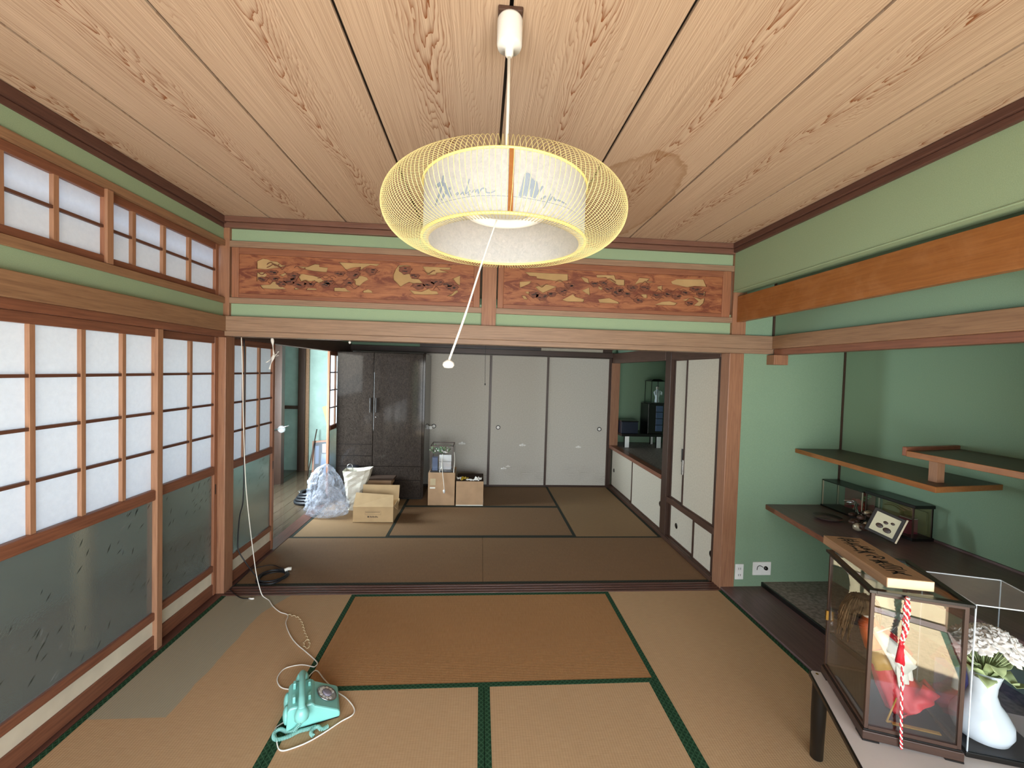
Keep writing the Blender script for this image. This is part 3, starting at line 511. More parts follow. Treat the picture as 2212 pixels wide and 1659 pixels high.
# --- far room shell
fb = struct(B('wall_back', 'green_shaded', -1.9, 1.95, 5.900, 5.98, -.05, ZC)); struct(B('wall_back', 'aqua', -3.6, -1.80, 6.70, 6.78, -.05, 2.4)); struct(B('wall_back', 'green_shaded', 1.86, 3.0, 6.15, 6.2, .5, ZC))
struct(B('wall_left', 'aqua', -1.92, -1.80, 5.86, 6.70, -.05, ZC)); struct(B('wall_left', 'green_shaded', -1.90, -1.80, 3.12, 5.86, 1.95, ZC)); struct(B('wall_right', 'green_shaded', 2.80, 2.9, 3.1, 6.2, 0, ZC)); struct(B('wall_right', 'green_shaded', 1.97, 2.05, 3.12, 4.12, 1.9, ZC)); struct(B('wall_right', 'green_shaded', 1.97, 2.05, 4.12, 5.9, 1.93, ZC))
trim(31, 'dark_y', -1.86, -1.777, 3.15, 5.86, 1.816, 1.96); trim(32, 'dark_x', -1.8, 1.9, 5.835, 5.90, 1.872, 1.942); trim(33, 'dark_x', -1.8, 1.9, 5.86, 5.90, 1.985, 2.05)
# corridor outer wall with window opening y 4.2..5.3, z .7..1.7
struct(B('wall_left', 'aqua', -2.90, -2.80, -1.75, 4.2, -.05, 1.05)); struct(B('wall_left', 'aqua', -2.90, -2.80, -1.75, 4.2, 1.95, 2.3)); struct(B('wall_left', 'green_shaded', -2.90, -2.80, -1.75, -.6, 1.05, 1.95)); struct(B('wall_left', 'aqua', -2.90, -2.80, 3.6, 4.2, 1.05, 1.95)); struct(B('wall_left', 'aqua', -2.90, -2.80, 5.3, 5.86, -.05, 2.3)); struct(B('wall_left', 'aqua', -2.90, -2.80, 4.2, 5.3, -.05, .7)); struct(B('wall_left', 'aqua', -2.90, -2.80, 4.2, 5.3, 1.7, 2.3))
trim(34, 'dark_z', -2.83, -2.69, 5.86, 5.95, -.01, 2.3); trim(35, 'dark_z', -2.80, -2.70, 6.62, 6.70, -.01, 2.3); trim(36, 'beam_y', -2.70, -2.655, 6.66, 6.70, -.01, 2.3); trim(37, 'dark_x', -3.4, -2.80, 6.64, 6.70, .96, 1.01)
struct(B('wall_left', 'aqua', -3.6, -3.5, 5.86, 6.7, -.05, 2.3)); struct(B('wall_left', 'aqua', -3.5, -2.90, 5.86, 5.9, -.05, 2.3))
# garden side: frames of the open doors, hedge outside
trim(38, 'frame_x', -1.80, 1.93, YN-.10, YN-.02, 1.82, 1.93); struct(B('wall_front', 'green', -1.86, 3.0, YN-.10, YN-.02, 1.93, ZC)); trim(39, 'sill', -1.80, 2.9, YN-.10, YN-.01, -.05, .0)
trim(40, 'post', -1.86, -1.76, YN-.10, YN-.02, 0, 1.83); trim(41, 'post', 1.90, 2.0, YN-.10, YN-.02, 0, 1.83); struct(B('wall_front', 'green_shaded', 2.0, 2.9, YN-.10, YN-.02, 0, 1.93))
trim(42, 'steel', -1.86, 2.9, -1.75, -1.70, 1.92, 2.14); trim(43, 'steel', -1.86, 2.9, -1.75, -1.66, -.05, .02)
for i, x in enumerate((-1.86, -.62, .62, 1.86)): trim(44+i, 'steel', x-.025, x+.025, -1.75, -1.71, 0, 1.93)
g = G()
for k in range(26): g.ball((-8+k*.64, -8.5+random.uniform(-.3, .3), .2+random.uniform(0, .5)), .6, .5, random.uniform(.6, 1.1), 10, 7, nz=.15)
tag(g.build('hedge', 'hedge', bevel=0), 'low garden hedge beyond the open doors', 'hedge')

# ============================================================ FAR ROOM SCREENS AND CUPBOARDS
def fusuma(n, x0, x1, y, z0, z1, pull, mat_='fusuma_art', motifs=()):
    t = thing('door_%d' % n, None, None, ((x0+x1)/2, y, z0), 0, kind='structure'); f = .026
    B('frame_strip', 'dark_z', x0, x0+f, y-.004, y+.016, z0, z1, t, .001); B('frame_strip', 'dark_z', x1-f, x1, y-.004, y+.016, z0, z1, t, .001)
    B('frame_strip', 'dark_x', x0+f, x1-f, y-.004, y+.016, z0, z0+.012, t); B('frame_strip', 'dark_x', x0+f, x1-f, y-.004, y+.016, z1-.012, z1, t)
    pfc = G().box(x0+f, x1-f, y, y+.012, z0+.012, z1-.012).build('paper_face', mat_, t)
    m = Matrix.Translation((pull, y-.001, .842)) @ Matrix.Rotation(PI/2, 4, 'X')
    G().tube([m @ Vector((.0255*math.cos(2*PI*k/28), .0255*math.sin(2*PI*k/28), .002)) for k in range(28)], .0055, 8, True).build('pull_ring', 'black', pfc); G().lathe([(.0215, 0), (.0215, .0045)], n=24, m=m).build('pull_plate', 'whitepaint', pfc)
    for (mx, mz, s) in motifs:
        g = G()
        for dx, dz in ((-1.0, -.1), (0, .35), (1.0, -.1)): g.ball((mx+dx*s, y-.0012, mz+dz*s), s*.7, .0012, s*.42, 8, 6)
        g.ball((mx, y-.0012, mz), s*.5, .0012, s*.6, 8, 6).build('painted_blossom', 'whitepaint', pfc)
    return t
fusuma(7, -.78, .150, 5.862, .013, 1.868, -.634, motifs=[(-.236, .605, .030)])
fusuma(8, .132, .963, 5.850, .013, 1.868, .266, motifs=[(.62, .595, .030), (.36, .26, .026), (.42, .29, .020)])
fusuma(9, .945, 1.865, 5.862, .013, 1.868, 1.727, motifs=[(1.43, .58, .024)])
fusuma(10, -1.78, -.76, 5.850, .013, 1.868, -1.0)
# small overhead cupboard fronts above
t = thing('door_11', None, None, (0, 5.86, 1.942), 0, kind='structure'); B('panel', 'fusuma', .85, 1.745, 5.872, 5.88, 1.942, 2.30, t); B('panel', 'dark_x', -.85, .85, 5.868, 5.88, 1.945, 2.30, t)
for z in (1.948, 1.978): B('groove', 'black', -.83, .84, 5.862, 5.868, z, z+.012, t)
B('stop', 'dark_x', 1.745, 1.88, 5.865, 5.88, 1.942, 2.0, t)
# right wall: closet between partition and alcove
trim(48, 'dark_z', 1.885, 2.00, 4.005, 4.125, -.04, 2.0); trim(49, 'dark_y', 1.89, 1.96, 3.16, 4.005, .378, .432); trim(50, 'dark_y', 1.89, 1.96, 3.16, 4.005, 1.800, 1.93); trim(51, 'dark_y', 1.88, 1.96, 4.12, 5.90, 1.795, 1.93)
trim(52, 'frame_y', 1.875, 1.965, 4.125, 5.86, .575, .620); trim(53, 'post', 1.872, 1.985, 5.80, 5.899, .62, 1.80)
def side_door(n, x, y0, y1, z0, z1, pulls=(), m='fusuma', latch=None, grey=False):
    t = thing('door_%d' % n, None, None, (x, (y0+y1)/2, z0), 0, kind='structure'); f = .028
    for a_, b_ in ((y0, y0+f), (y1-f, y1)): B('frame_strip', 'dark_z', x-.004, x+.014, a_, b_, z0, z1, t, .001)
    B('frame_strip', 'dark_y', x-.004, x+.014, y0+f, y1-f, z0, z0+.012, t); B('frame_strip', 'dark_y', x-.004, x+.014, y0+f, y1-f, z1-.012, z1, t)
    B('paper_face', m, x, x+.012, y0+f, y1-f, z0+.012, z1-.012, t)
    for (yy, zz) in pulls: G().lathe([(.024, -.0045), (.028, 0), (.020, .003), (.0, .001)], n=20, m=Matrix.Translation((x, yy, zz)) @ Matrix.Rotation(-PI/2, 4, 'Y')).build('pull_ring', 'black', t)
    if latch: B('metal_latch', 'steel', x-.012, x-.002, latch, latch+.03, .72, .86, t, .002); B('dark_handle', 'black', x-.014, x-.002, latch+.02, latch+.035, .84, .96, t, .002)
side_door(12, 1.905, 3.17, 3.722, .432, 1.80, latch=3.70); side_door(13, 1.925, 3.70, 4.0, .432, 1.80)
side_door(14, 1.905, 3.17, 3.50, .04, .378, [(3.20, .2)]); side_door(15, 1.925, 3.485, 3.99, .04, .378, [(3.843, .19)])
side_door(16, 1.905, 4.13, 5.00, .04, .575, [(4.17, .3)]); side_door(17, 1.925, 4.87, 5.86, .04, .575, [(5.74, .275)])
trim(54, 'dark_y', 1.89, 1.96, 3.16, 4.005, -.0, .04); trim(55, 'dark_y', 1.89, 1.96, 4.125, 5.86, -.0, .04)
struct(B('floor', 'grey_toko', 1.965, 2.80, 4.12, 6.15, .56, .615))

trim(56, 'dark_z', 1.866, 1.912, 5.85, 5.899, -.0, .62); trim(57, 'dark_z', 1.866, 1.875, 5.84, 5.86, .0, 1.87)
# ============================================================ TOKONOMA SHELVES
o = thing('wall_shelf', 'corner wooden shelf carrying the short strut, lower of the staggered pair', 'shelf', (2.6, 2.5, 1.07))
G().prism([(2.468, 3.049), (2.376, 1.974), (2.838, 2.036), (2.838, 3.049)], 1.071, 1.100).build('board', 'shelf', o); G().prism([(2.462, 3.049), (2.368, 1.965), (2.378, 1.972), (2.470, 3.049)], 1.070, 1.101).build('front_edge', 'orange', o, bevel=.002); G().prism([(2.368, 1.963), (2.839, 2.026), (2.839, 2.036), (2.370, 1.973)], 1.070, 1.101).build('front_edge', 'orange', o, bevel=.002)
u_ = thing('wall_shelf', 'raised wooden shelf on the strut, running out of view', 'shelf', (2.6, 1.5, 1.225))
G().prism([(2.40, 2.15), (2.415, 1.251), (2.839, 1.251), (2.839, 2.24)], 1.225, 1.255).build('board', 'shelf', u_); G().prism([(2.396, 2.148), (2.411, 1.251), (2.417, 1.251), (2.402, 2.148)], 1.224, 1.256).build('front_edge', 'orange', u_, bevel=.002)
pr_ = [(2.395, 2.148), (2.845, 2.238), (2.845, 2.262), (2.395, 2.172)]; G().prism(pr_, 1.225, 1.276).build('raised_end', 'frame_x', u_, bevel=.004)
tag(B('shelf_strut', 'muntin', 2.478, 2.523, 2.053, 2.098, 1.100, 1.225, bevel=.002), 'short square wooden strut between the two staggered shelves', 'strut')
lg = thing('alcove_counter', 'deep dark wooden counter under the staggered shelves', 'counter', (2.5, 1.5, .62))
G().prism([(2.244, 3.05), (2.164, 2.42), (2.10, 1.9), (2.10, 1.251), (2.839, 1.251), (2.839, 3.049)], .622, .660).build('top_board', 'darkplank', lg, bevel=.003)
G().prism([(2.242, 3.049), (2.160, 2.42), (2.095, 1.9), (2.10, 1.9), (2.166, 2.42), (2.248, 3.049)], .624, .658).build('front_lip', 'frame_y', lg)
B('upstand', 'darkplank', 2.825, 2.839, 1.251, 3.045, .66, .672, lg)
def outlet(name, x0, x1, z0, z1, label, cat):
    t = thing(name, label, cat, ((x0+x1)/2, 3.05, (z0+z1)/2)); B('cover_plate', 'white', x0, x1, 3.043, 3.0499, z0, z1, t, .002); return t
t = outlet('wall_outlet', 2.015, 2.082, .070, .190, 'upright white power outlet beside the post at floor level', 'outlet')
for z in (.155, .105):
    for x in (2.040, 2.056): B('slot', 'ink', x, x+.003, 3.042, 3.0435, z-.008, z+.008, t)
t = outlet('aerial_socket', 2.158, 2.306, .102, .206, 'wide white wall socket with a black round jack', 'socket')
G().lathe([(.016, 0), (.014, .010), (0, .012)], n=20, m=Matrix.Translation((2.262, 3.043, .158)) @ Matrix.Rotation(PI/2, 4, 'X')).build('black_jack', 'black', t)
G().tube(smooth_path([(2.19, 3.041, .145), (2.196, 3.041, .17), (2.215, 3.041, .178), (2.24, 3.041, .165)]), .0025, 6).build('arc_mark', 'ink', t)

# --- things on the counter
t = thing('display_case', 'long low glass display case with a crimson rose scene, in the counter corner', 'display case', (2.76, 2.85, .66))
x0, x1, y0, y1, z0, z1 = 2.69, 2.823, 2.69, 3.03, .6605, .860
B('base', 'black', x0-.01, x1, y0, y1, z0, z0+.012, t)
for (x, y) in ((x0, y0), (x0, y1-.006), (x1-.006, y0), (x1-.006, y1-.006)): B('corner_post', 'silver', x, x+.006, y, y+.006, z0+.012, z1, t)
B('glass_pane', 'glass', x0+.001, x0+.003, y0, y1, z0+.012, z1, t); B('glass_pane', 'glass', x0, x1, y0+.001, y0+.003, z0+.012, z1, t); B('rim', 'black', x0-.004, x1, y0, y1, z1, z1+.006, t)
B('crimson_backdrop', 'rose', x1-.02, x1-.014, y0+.02, y0+.26, z0+.02, z1-.03, t)
g = G()
for k in range(7): a_ = k*.9; g.ball((x1-.05, y0+.12+.035*math.cos(a_), z0+.075+.030*math.sin(a_)), .010, .028, .018, 8, 6)
g.build('red_flower', 'red', t); g = G()
for k in range(3): g.ball((x1-.045, y0+.08-.02*k, z0+.125+.02*k), .006, .022, .010, 8, 6)
g.build('flower_leaf', 'foliage', t)
t = thing('display_case', 'taller glass case with a heavy black lid and olive back on the counter', 'display case', (2.75, 2.5, .66))
y0, y1 = 2.345, 2.665; z1 = .862
z0 = .661; B('base', 'black', x0-.012, 2.823, y0-.01, y1, z0, z0+.018, t); B('lid', 'black', x0-.006, 2.823, y0-.012, y1+.004, z1, z1+.022, t, .004); B('back_panel', 'olive', 2.816, 2.822, y0, y1, z0+.018, z1, t)
for (x, y) in ((x0-.002, y0), (x0-.002, y1-.007), (2.815, y0), ): B('corner_post', 'dark_z', x, x+.007, y, y+.007, z0+.018, z1, t)
B('glass_pane', 'glass', x0, x0+.002, y0, y1, z0+.018, z1, t); B('glass_pane', 'glass', x0, 2.82, y0+.001, y0+.003, z0+.018, z1, t)
B('inner_box', 'rose', 2.73, 2.79, y0+.06, y0+.13, z0+.018, z0+.11, t); B('inner_box', 'silver', 2.74, 2.79, y0+.06, y0+.13, z0+.111, z0+.116, t); B('inner_card', 'olive', 2.80, 2.81, y0+.02, y0+.26, z0+.03, z0+.17, t)
# tilted photo frame
fr = Matrix.Translation((2.455, 2.335, .697)) @ Matrix.Rotation(math.radians(-50), 4, 'Z') @ Matrix.Rotation(math.radians(18), 4, 'Y') @ Matrix.Rotation(math.radians(-20), 4, 'X')
t = thing('photo_frame', 'small tilted picture frame with a dark border and silver side on the counter', 'photo frame', (2.47, 2.355, .66))
G().box(-.075, .075, 0, .012, 0, .155, fr).build('frame', 'black', t, bevel=.002); G().box(-.058, .058, -.001, .0, .018, .137, fr).build('photo', 'picture', t); G().box(.075, .084, -.004, .014, 0, .158, fr).build('silver_side', 'silver', t, bevel=.001)
g = G()
for (a_, b_, r) in ((-.02, .06, .018), (.02, .05, .020), (.0, .09, .012), (.03, .10, .010)): g.ball((fr @ Vector((a_, -.0015, b_))), r, .0015, r*.8, 10, 6, mat=fr.to_3x3())
g.build('photo_motif', 'dark_z', t); q = [fr @ Vector(p) for p in ((.05, .014, .08), (.055, .07, .005), (.02, .07, .005), (.025, .014, .08))]; G().tube(q, .0018, 6).build('wire_stand', 'steel', t)
t = thing('ornament', 'small brass and white animal ornament heaped before the display cases', 'ornament', (2.50, 2.48, .66)); rnd = random.Random(4); g = G(); g2 = G()
for k in range(16): (g if k % 3 else g2).ball((2.50+rnd.uniform(-.06, .06), 2.49+rnd.uniform(-.07, .07), .692+rnd.uniform(0, .10)), rnd.uniform(.014, .032), rnd.uniform(.012, .03), rnd.uniform(.010, .028), 9, 6, nz=.2)
g.build('dark_body', 'dark_z', t); g2.build('pale_tufts', 'silver', t); g = G()
for k in range(3): g.tube(smooth_path([(2.52-.02*k, 2.54, .76+.015*k), (2.55, 2.60, .80+.012*k), (2.56-.02*k, 2.66, .79+.012*k)]), [.004]*12+[.002], 6)
g.build('silver_blades', 'steel', t)
tag(G().lathe([(.0, 0), (.05, .0), (.085, .018), (.088, .020), (.05, .006), (.0, .004)], n=28).build('shallow_dish', 'darkplank', None, loc=None), 'dark shallow dish on the counter near the front edge', 'dish').location = (2.46, 2.72, .6605)

# ============================================================ PENDANT LAMP
LX, LY = .0565, 1.21
t = thing('pendant_lamp', 'round woven yellow bamboo pendant lamp with white paper drum hanging from the ceiling', 'lamp', (LX, LY, ZC))
G().lathe([(.018, 2.640), (.034, 2.636), (.036, 2.63), (.036, 2.565), (.033, 2.555), (.012, 2.553), (.012, 2.536), (.007, 2.53)], LX, LY, 32).build('ceiling_cup', 'whitepaint', t)
B('ceiling_rose', 'dark_y', LX-.035, LX+.035, LY-.03, LY+.03, 2.636, 2.650, t, .003)
G().tube([(LX, LY, 2.535), (LX+.001, LY, 2.4), (LX, LY, 2.12)], .0048, 8).build('hanging_cord', 'cordlace', t)
R1, Z0, Z1 = .2290, 2.005, 2.156
for z, r in ((Z0, .0042), (Z1, .0034)):
    G().tube([(LX+(R1+.003)*math.cos(2*PI*k/72), LY+(R1+.003)*math.sin(2*PI*k/72), z) for k in range(72)], r, 8, True).build('hoop', 'ring', t)
dr = G().lathe([(R1, Z0), (R1, Z1)], LX, LY, 72, cap=False).build('paper_drum', 'washi', t)
NR = 168; zc = (Z0+Z1)/2; az = .084; ar = .108
rib_path = []
for k in range(25):
    a_ = -PI*.5*1.13+PI*1.13*k/24; rib_path.append((R1+.006+ar*max(math.cos(a_), -.2)+(0 if math.cos(a_) > 0 else .0), zc+az*math.sin(a_)))
g = G()
tw = .0
pts = [(r*math.sin(tw*(i/24-.5)), -r*math.cos(tw*(i/24-.5)), z) for i, (r, z) in enumerate(rib_path)]
g.tube([(p[0], p[1], p[2]-ZC) for p in pts], .0008, 4)
r0 = g.build('rib', 'bamboo', t, world=False)
for k in range(1, NR):
    c = r0.copy(); C.objects.link(c); c.parent = t; c.rotation_euler = (0, 0, 2*PI*k/NR)
sg = G().box(LX-.004, LX+.008, LY-R1-.004, LY-R1-.001, Z0, Z1); sg.build('wood_slat', 'orange', t)
G().lathe([(.0, 2.125), (.12, 2.125), (.132, 2.118), (.132, 2.108), (.0, 2.112)], LX, LY, 48).build('reflector', 'whitepaint', t)
G().tube([(LX+.113*math.cos(2*PI*k/48), LY+.113*math.sin(2*PI*k/48), 2.100) for k in range(48)], .0145, 10, True).build('ring_tube', 'white', t)
for k in range(3): a_ = 2*PI*k/3+.5; G().tube([(LX, LY, 2.12), (LX+R1*math.cos(a_), LY+R1*math.sin(a_), Z1)], .0018, 5).build('spider_arm', 'steel', t)
LT = [([(-0.91,2.0479),(-0.857,2.0648),(-0.802,2.0854),(-0.779,2.1118)],0.0052),([(-0.91,2.0935),(-0.818,2.0944),(-0.763,2.089)],0.006),([(-0.797,2.0532),(-0.746,2.0663),(-0.662,2.0756)],0.0052),([(-0.756,2.0906),(-0.709,2.0722),(-0.654,2.0537)],0.006),([(-0.593,2.0569),(-0.572,2.0599),(-0.556,2.0574),(-0.577,2.0543)],0.0016),([(-0.53,2.0535),(-0.501,2.0582),(-0.476,2.0536),(-0.428,2.0874)],0.0024),([(-0.471,2.0534),(-0.433,2.0571),(-0.42,2.0601),(-0.432,2.0504),(-0.409,2.0507)],0.0016),([(-0.396,2.0542),(-0.369,2.0621),(-0.364,2.0544),(-0.333,2.0604),(-0.323,2.0517),(-0.289,2.0616),(-0.25,2.0611),(-0.245,2.0535),(-0.202,2.0513),(-0.144,2.0558)],0.0018),([(-1.139,2.0454),(-0.81,2.046),(-0.57,2.0453),(-0.376,2.0458),(-0.202,2.0447),(-0.034,2.0442),(0.135,2.0435),(0.315,2.043),(0.519,2.0443),(0.709,2.0461),(0.878,2.0459)],0.0006),([(0.109,2.0448),(0.141,2.0645),(0.171,2.1013)],0.0068),([(0.171,2.1013),(0.207,2.0912),(0.169,2.052)],0.0036),([(0.161,2.048),(0.218,2.0821),(0.244,2.0887)],0.0044),([(0.253,2.0872),(0.256,2.0683),(0.241,2.0468)],0.01),([(0.28,2.055),(0.33,2.0714),(0.352,2.0782)],0.0028),([(0.333,2.0466),(0.39,2.0569)],0.0024),([(0.45,2.0658),(0.412,2.0464),(0.365,2.0269)],0.0016),([(0.432,2.0474),(0.483,2.0599),(0.506,2.0533),(0.551,2.056),(0.679,2.0541)],0.0024)]
def stroke(g, pts2, w, f, sub=5, taper=.35):
    """flat brush stroke: pts2 in a 2D surface, f maps (s,z) to 3D"""
    P = [Vector((a_, b_, 0)) for a_, b_ in pts2]; P = smooth_path(P, sub) if len(P) > 2 else [P[0].lerp(P[1], i/4) for i in range(5)]
    vs = []; N = len(P)
    for i, p in enumerate(P):
        d = (P[min(i+1, N-1)]-P[max(i-1, 0)]); d = d.normalized() if d.length > 0 else Vector((1, 0, 0)); q = Vector((-d.y, d.x, 0)); k = w/2*(taper+(1-taper)*math.sin(PI*(i+.5)/N))
        vs += [f(p.x+q.x*k, p.y+q.y*k), f(p.x-q.x*k, p.y-q.y*k)]
    g.add(vs, [(2*i, 2*i+1, 2*i+3, 2*i+2) for i in range(N-1)])
def cyl(s_, z): th_ = s_/R1; return (LX+(R1+.0008)*math.sin(th_), LY-(R1+.0008)*math.cos(th_), z)
g = G(); g2 = G(); gB = G()
for pts2, wd in LT: stroke(g2 if wd < .001 else (g if pts2[0][0] < 0 else gB), [(a_*R1, b_) for a_, b_ in pts2], wd*1.9, cyl, 5, .6)
g.build('script_word', 'ink_blue', dr); gB.build('script_word', 'ink_blue', dr); g2.build('underline', 'ink_blue', dr)
# pull cord
pc = [Vector((.034, 1.21, 2.070)), Vector((-.006, 1.21, 1.943)), Vector((-.049, 1.21, 1.795)), Vector((-.092, 1.21, 1.664))]
pcd = G().tube(smooth_path(pc, 6), [.0022]*6+[.0028]*6+[.0034]*7, 8).build('pull_cord', 'cordlace', t); G().lathe([(.0, 1.640), (.012, 1.641), (.017, 1.648), (.016, 1.656), (.006, 1.664), (.0, 1.665)], -.0935, 1.21, 20).build('pull_knob', 'whitepaint', pcd)

# ============================================================ TELEPHONE
PZ = Matrix.Translation((-.611, 1.941, 0)) @ Matrix.Rotation(math.radians(21.8), 4, 'Z')     # near right foot corner; +x front, +y to the far side
t = thing('telephone', 'mint green rotary dial telephone sitting on the tatami', 'telephone', (-.70, 1.98, 0), math.radians(21.8))
W_ = .17
prof = [(0, .006), (0, .030), (-.010, .040), (-.105, .092), (-.118, .108), (-.205, .112), (-.218, .100), (-.222, .006)]
vs = []; n = len(prof)
for yy, ins in ((0, 0), (W_, 0)):
    for (x, z) in prof: vs.append(PZ @ Vector((x, yy, z)))
G().add(vs, [tuple(range(n-1, -1, -1)), tuple(range(n, 2*n))]+[(i, (i+1) % n, (i+1) % n+n, i+n) for i in range(n)]).build('body', 'mint', t, bevel=.007)
G().box(-.215, -.005, .006, W_-.006, 0, .008, PZ).build('base_plate', 'black', t)
ang = math.atan2(.052, .095); DM = PZ @ Matrix.Translation((-.052, .092, .0640)) @ Matrix.Rotation(-math.atan2(-.052, -.095)+PI, 4, 'Y')
DM = PZ @ Matrix.Translation((-.055, .092, .0655)) @ Matrix.Rotation(ang, 4, 'Y')
dl = G().lathe([(.044, 0), (.044, .003)], n=36, m=DM).build('dial', 'dialdark', t)
g = G(); G().lathe([(.046, 0), (.050, .003), (.047, .006), (.044, .004)], n=36, m=DM).build('dial_rim', 'steel', dl); G().lathe([(.022, .003), (.022, .009), (.016, .011), (0, .011)], n=28, m=DM, cap=False).build('dial_hub', 'dial', dl)
for k in range(10):
    a_ = .5+k*2*PI/12; g.lathe([(.0075, .004), (.0075, .006)], 0, 0, 12, m=DM @ Matrix.Translation((.033*math.cos(a_), .033*math.sin(a_), 0)))
g.build('finger_holes', 'whitepaint', dl)
for yy in (.040, .130):    # cradle prongs
    G().box(-.198, -.186, yy-.012, yy+.012, .108, .138, PZ).build('cradle_prong', 'mint', t, bevel=.003); G().box(-.135, -.123, yy-.012, yy+.012, .104, .128, PZ).build('cradle_prong', 'mint', t, bevel=.003)
hp = [(-.160, -.030, .118), (-.160, -.012, .134), (-.160, .03, .146), (-.160, .09, .150), (-.160, .145, .146), (-.160, .185, .134), (-.160, .200, .118)]
hs_ = G().tube([PZ @ p for p in smooth_path(hp, 5)], [.017]*3+[.0145]*6+[.013]*13+[.0145]*6+[.017]*3, 12).build('handset', 'mint', t)
for yy in (-.030, .200): G().lathe([(.0, .070), (.020, .070), (.029, .078), (.030, .098), (.022, .118), (.014, .128), (0, .13)], n=24, m=PZ @ Matrix.Translation((-.160, yy, 0))).build('handset_cup', 'mint', hs_)
for yy in (.045, .125): G().ball(PZ @ Vector((-.222, yy, .055)), .016, .036, .040, 14, 8, mat=Matrix.Rotation(math.radians(21.8), 3, 'Z')).build('rear_bulge', 'mint', t)
def coil(path, R, r, pitch, n=6, sub=10):
    P = smooth_path(path, 14); L = [0]
    for i in range(1, len(P)): L.append(L[-1]+(P[i]-P[i-1]).length)
    out = []; N = int(L[-1]/pitch*sub); j = 0
    for k in range(N):
        s_ = L[-1]*k/N
        while j < len(L)-2 and L[j+1] < s_: j += 1
        u = (s_-L[j])/max(L[j+1]-L[j], 1e-9); p = P[j].lerp(P[j+1], u); d = (P[j+1]-P[j]).normalized(); a_ = d.cross(Vector((0, 0, 1))).normalized(); b_ = a_.cross(d)
        th_ = 2*PI*k/sub; out.append(p+(a_*math.cos(th_)+b_*math.sin(th_))*R)
    return G().tube(out, r, n)
coil([(-.742, 1.875, .075), (-.770, 1.862, .03), (-.801, 1.858, .010), (-.848, 1.877, .010), (-.866, 1.862, .010), (-.858, 1.836, .010), (-.838, 1.824, .010), (-.80, 1.836, .010), (-.765, 1.862, .010), (-.73, 1.873, .010), (-.70, 1.885, .010)], .0065, .0022, .0058).build('coiled_cord', 'mint_d', t)
coil([(-.645, 1.885, .010), (-.667, 1.869, .010), (-.69, 1.884, .010), (-.706, 1.872, .010), (-.706, 1.850, .010), (-.691, 1.836, .010)], .0065, .0022, .0058).build('coiled_cord', 'mint_d', t)
LC = [(-1.649, 3.0, 1.817), (-1.641, 3.0, 1.621), (-1.633, 3.0, 1.332), (-1.625, 3.0, 1.099), (-1.611, 3.0, .806), (-1.581, 3.0, .511), (-1.55, 3.0, .274), (-1.532, 3.0, .155), (-1.509, 2.995, .071), (-1.485, 2.985, .020), (-1.45, 2.97, .004), (-1.417, 2.944, .004), (-1.357, 2.871, .004), (-1.277, 2.801, .004), (-1.213, 2.765, .004), (-1.186, 2.677, .004), (-1.109, 2.559, .004), (-1.038, 2.478, .004), (-.962, 2.411, .004), (-.90, 2.356, .004), (-.853, 2.308, .004), (-.855, 2.28, .004), (-.870, 2.28, .004), (-.909, 2.293, .004), (-.948, 2.295, .004), (-1.005, 2.273, .004), (-1.018, 2.23, .004), (-1.007, 2.184, .004), (-.971, 2.14, .004), (-.932, 2.123, .004), (-.90, 2.126, .004), (-.865, 2.17, .004), (-.840, 2.25, .004), (-.77, 2.182, .004), (-.687, 2.103, .004), (-.615, 2.05, .004), (-.562, 1.99, .004), (-.557, 1.95, .004), (-.598, 1.915, .004), (-.652, 1.858, .004), (-.706, 1.812, .004), (-.763, 1.783, .004), (-.796, 1.776, .004), (-.82, 1.793, .004), (-.849, 1.84, .005), (-.875, 1.884, .004), (-.866, 1.908, .004), (-.842, 1.929, .004)]
o = G().tube(smooth_path(LC, 5), .0030, 6).build('telephone_line', 'cordwhite'); tag(o, 'long cream telephone line dropping from the lintel and looping to the phone', 'cord')
LC2 = [(-1.213, 2.767, .006), (-1.177, 2.757, .005), (-1.133, 2.732, .004), (-1.086, 2.674, .004), (-1.055, 2.62, .005), (-1.03, 2.577, .004), (-.998, 2.53, .005), (-.968, 2.486, .004), (-.950, 2.447, .004), (-.962, 2.437, .004), (-.977, 2.443, .004), (-.992, 2.47, .004), (-.997, 2.50, .005), (-.975, 2.50, .004)]
o = coil(LC2, .004, .002, .035, 5, 8).build('twisted_cord_tail', 'cord'); tag(o, 'spare twisted loop of cream phone cord on the mat below the threshold', 'cord')
# black cable: coil on the far room mat, thin cable on the wall, plug end
t = thing('cable_coil', 'black cable wound into a ring on the mat behind the threshold', 'cable', (-1.55, 3.255, 0)); rnd = random.Random(3)
for k in range(6):
    rr = .088+.007*(k % 4); zz = .006+.0075*(k//2); ph = rnd.random(); G().tube([(-1.550+(rr+.004*math.sin(3*a_+ph))*math.cos(a_), 3.262+(rr*1.05+.004*math.cos(2*a_+ph))*math.sin(a_), zz+.003*math.sin(2*a_+k)) for a_ in [2*PI*j/40 for j in range(40)]], .0045, 6, True).build('cable_turn', 'blackcord', t)
G().tube([(-1.49, 3.33, .028), (-1.47, 3.345, .034), (-1.45, 3.355, .03)], .013, 8).build('white_tie', 'cordwhite', t)
tag(G().tube(smooth_path([(-1.47, 3.33, .03), (-1.58, 3.43, .008), (-1.66, 3.47, .006), (-1.74, 3.42, .01), (-1.765, 3.376, .02), (-1.765, 3.29, .012), (-1.765, 3.18, .006), (-1.765, 3.10, .006), (-1.735, 3.067, .006), (-1.661, 3.005, .004), (-1.609, 2.975, .004), (-1.57, 2.974, .004)], 5), .003, 6).build('thin_cable', 'blackcord'), 'thin dark cable running over the threshold corner to a bare white end', 'cable')
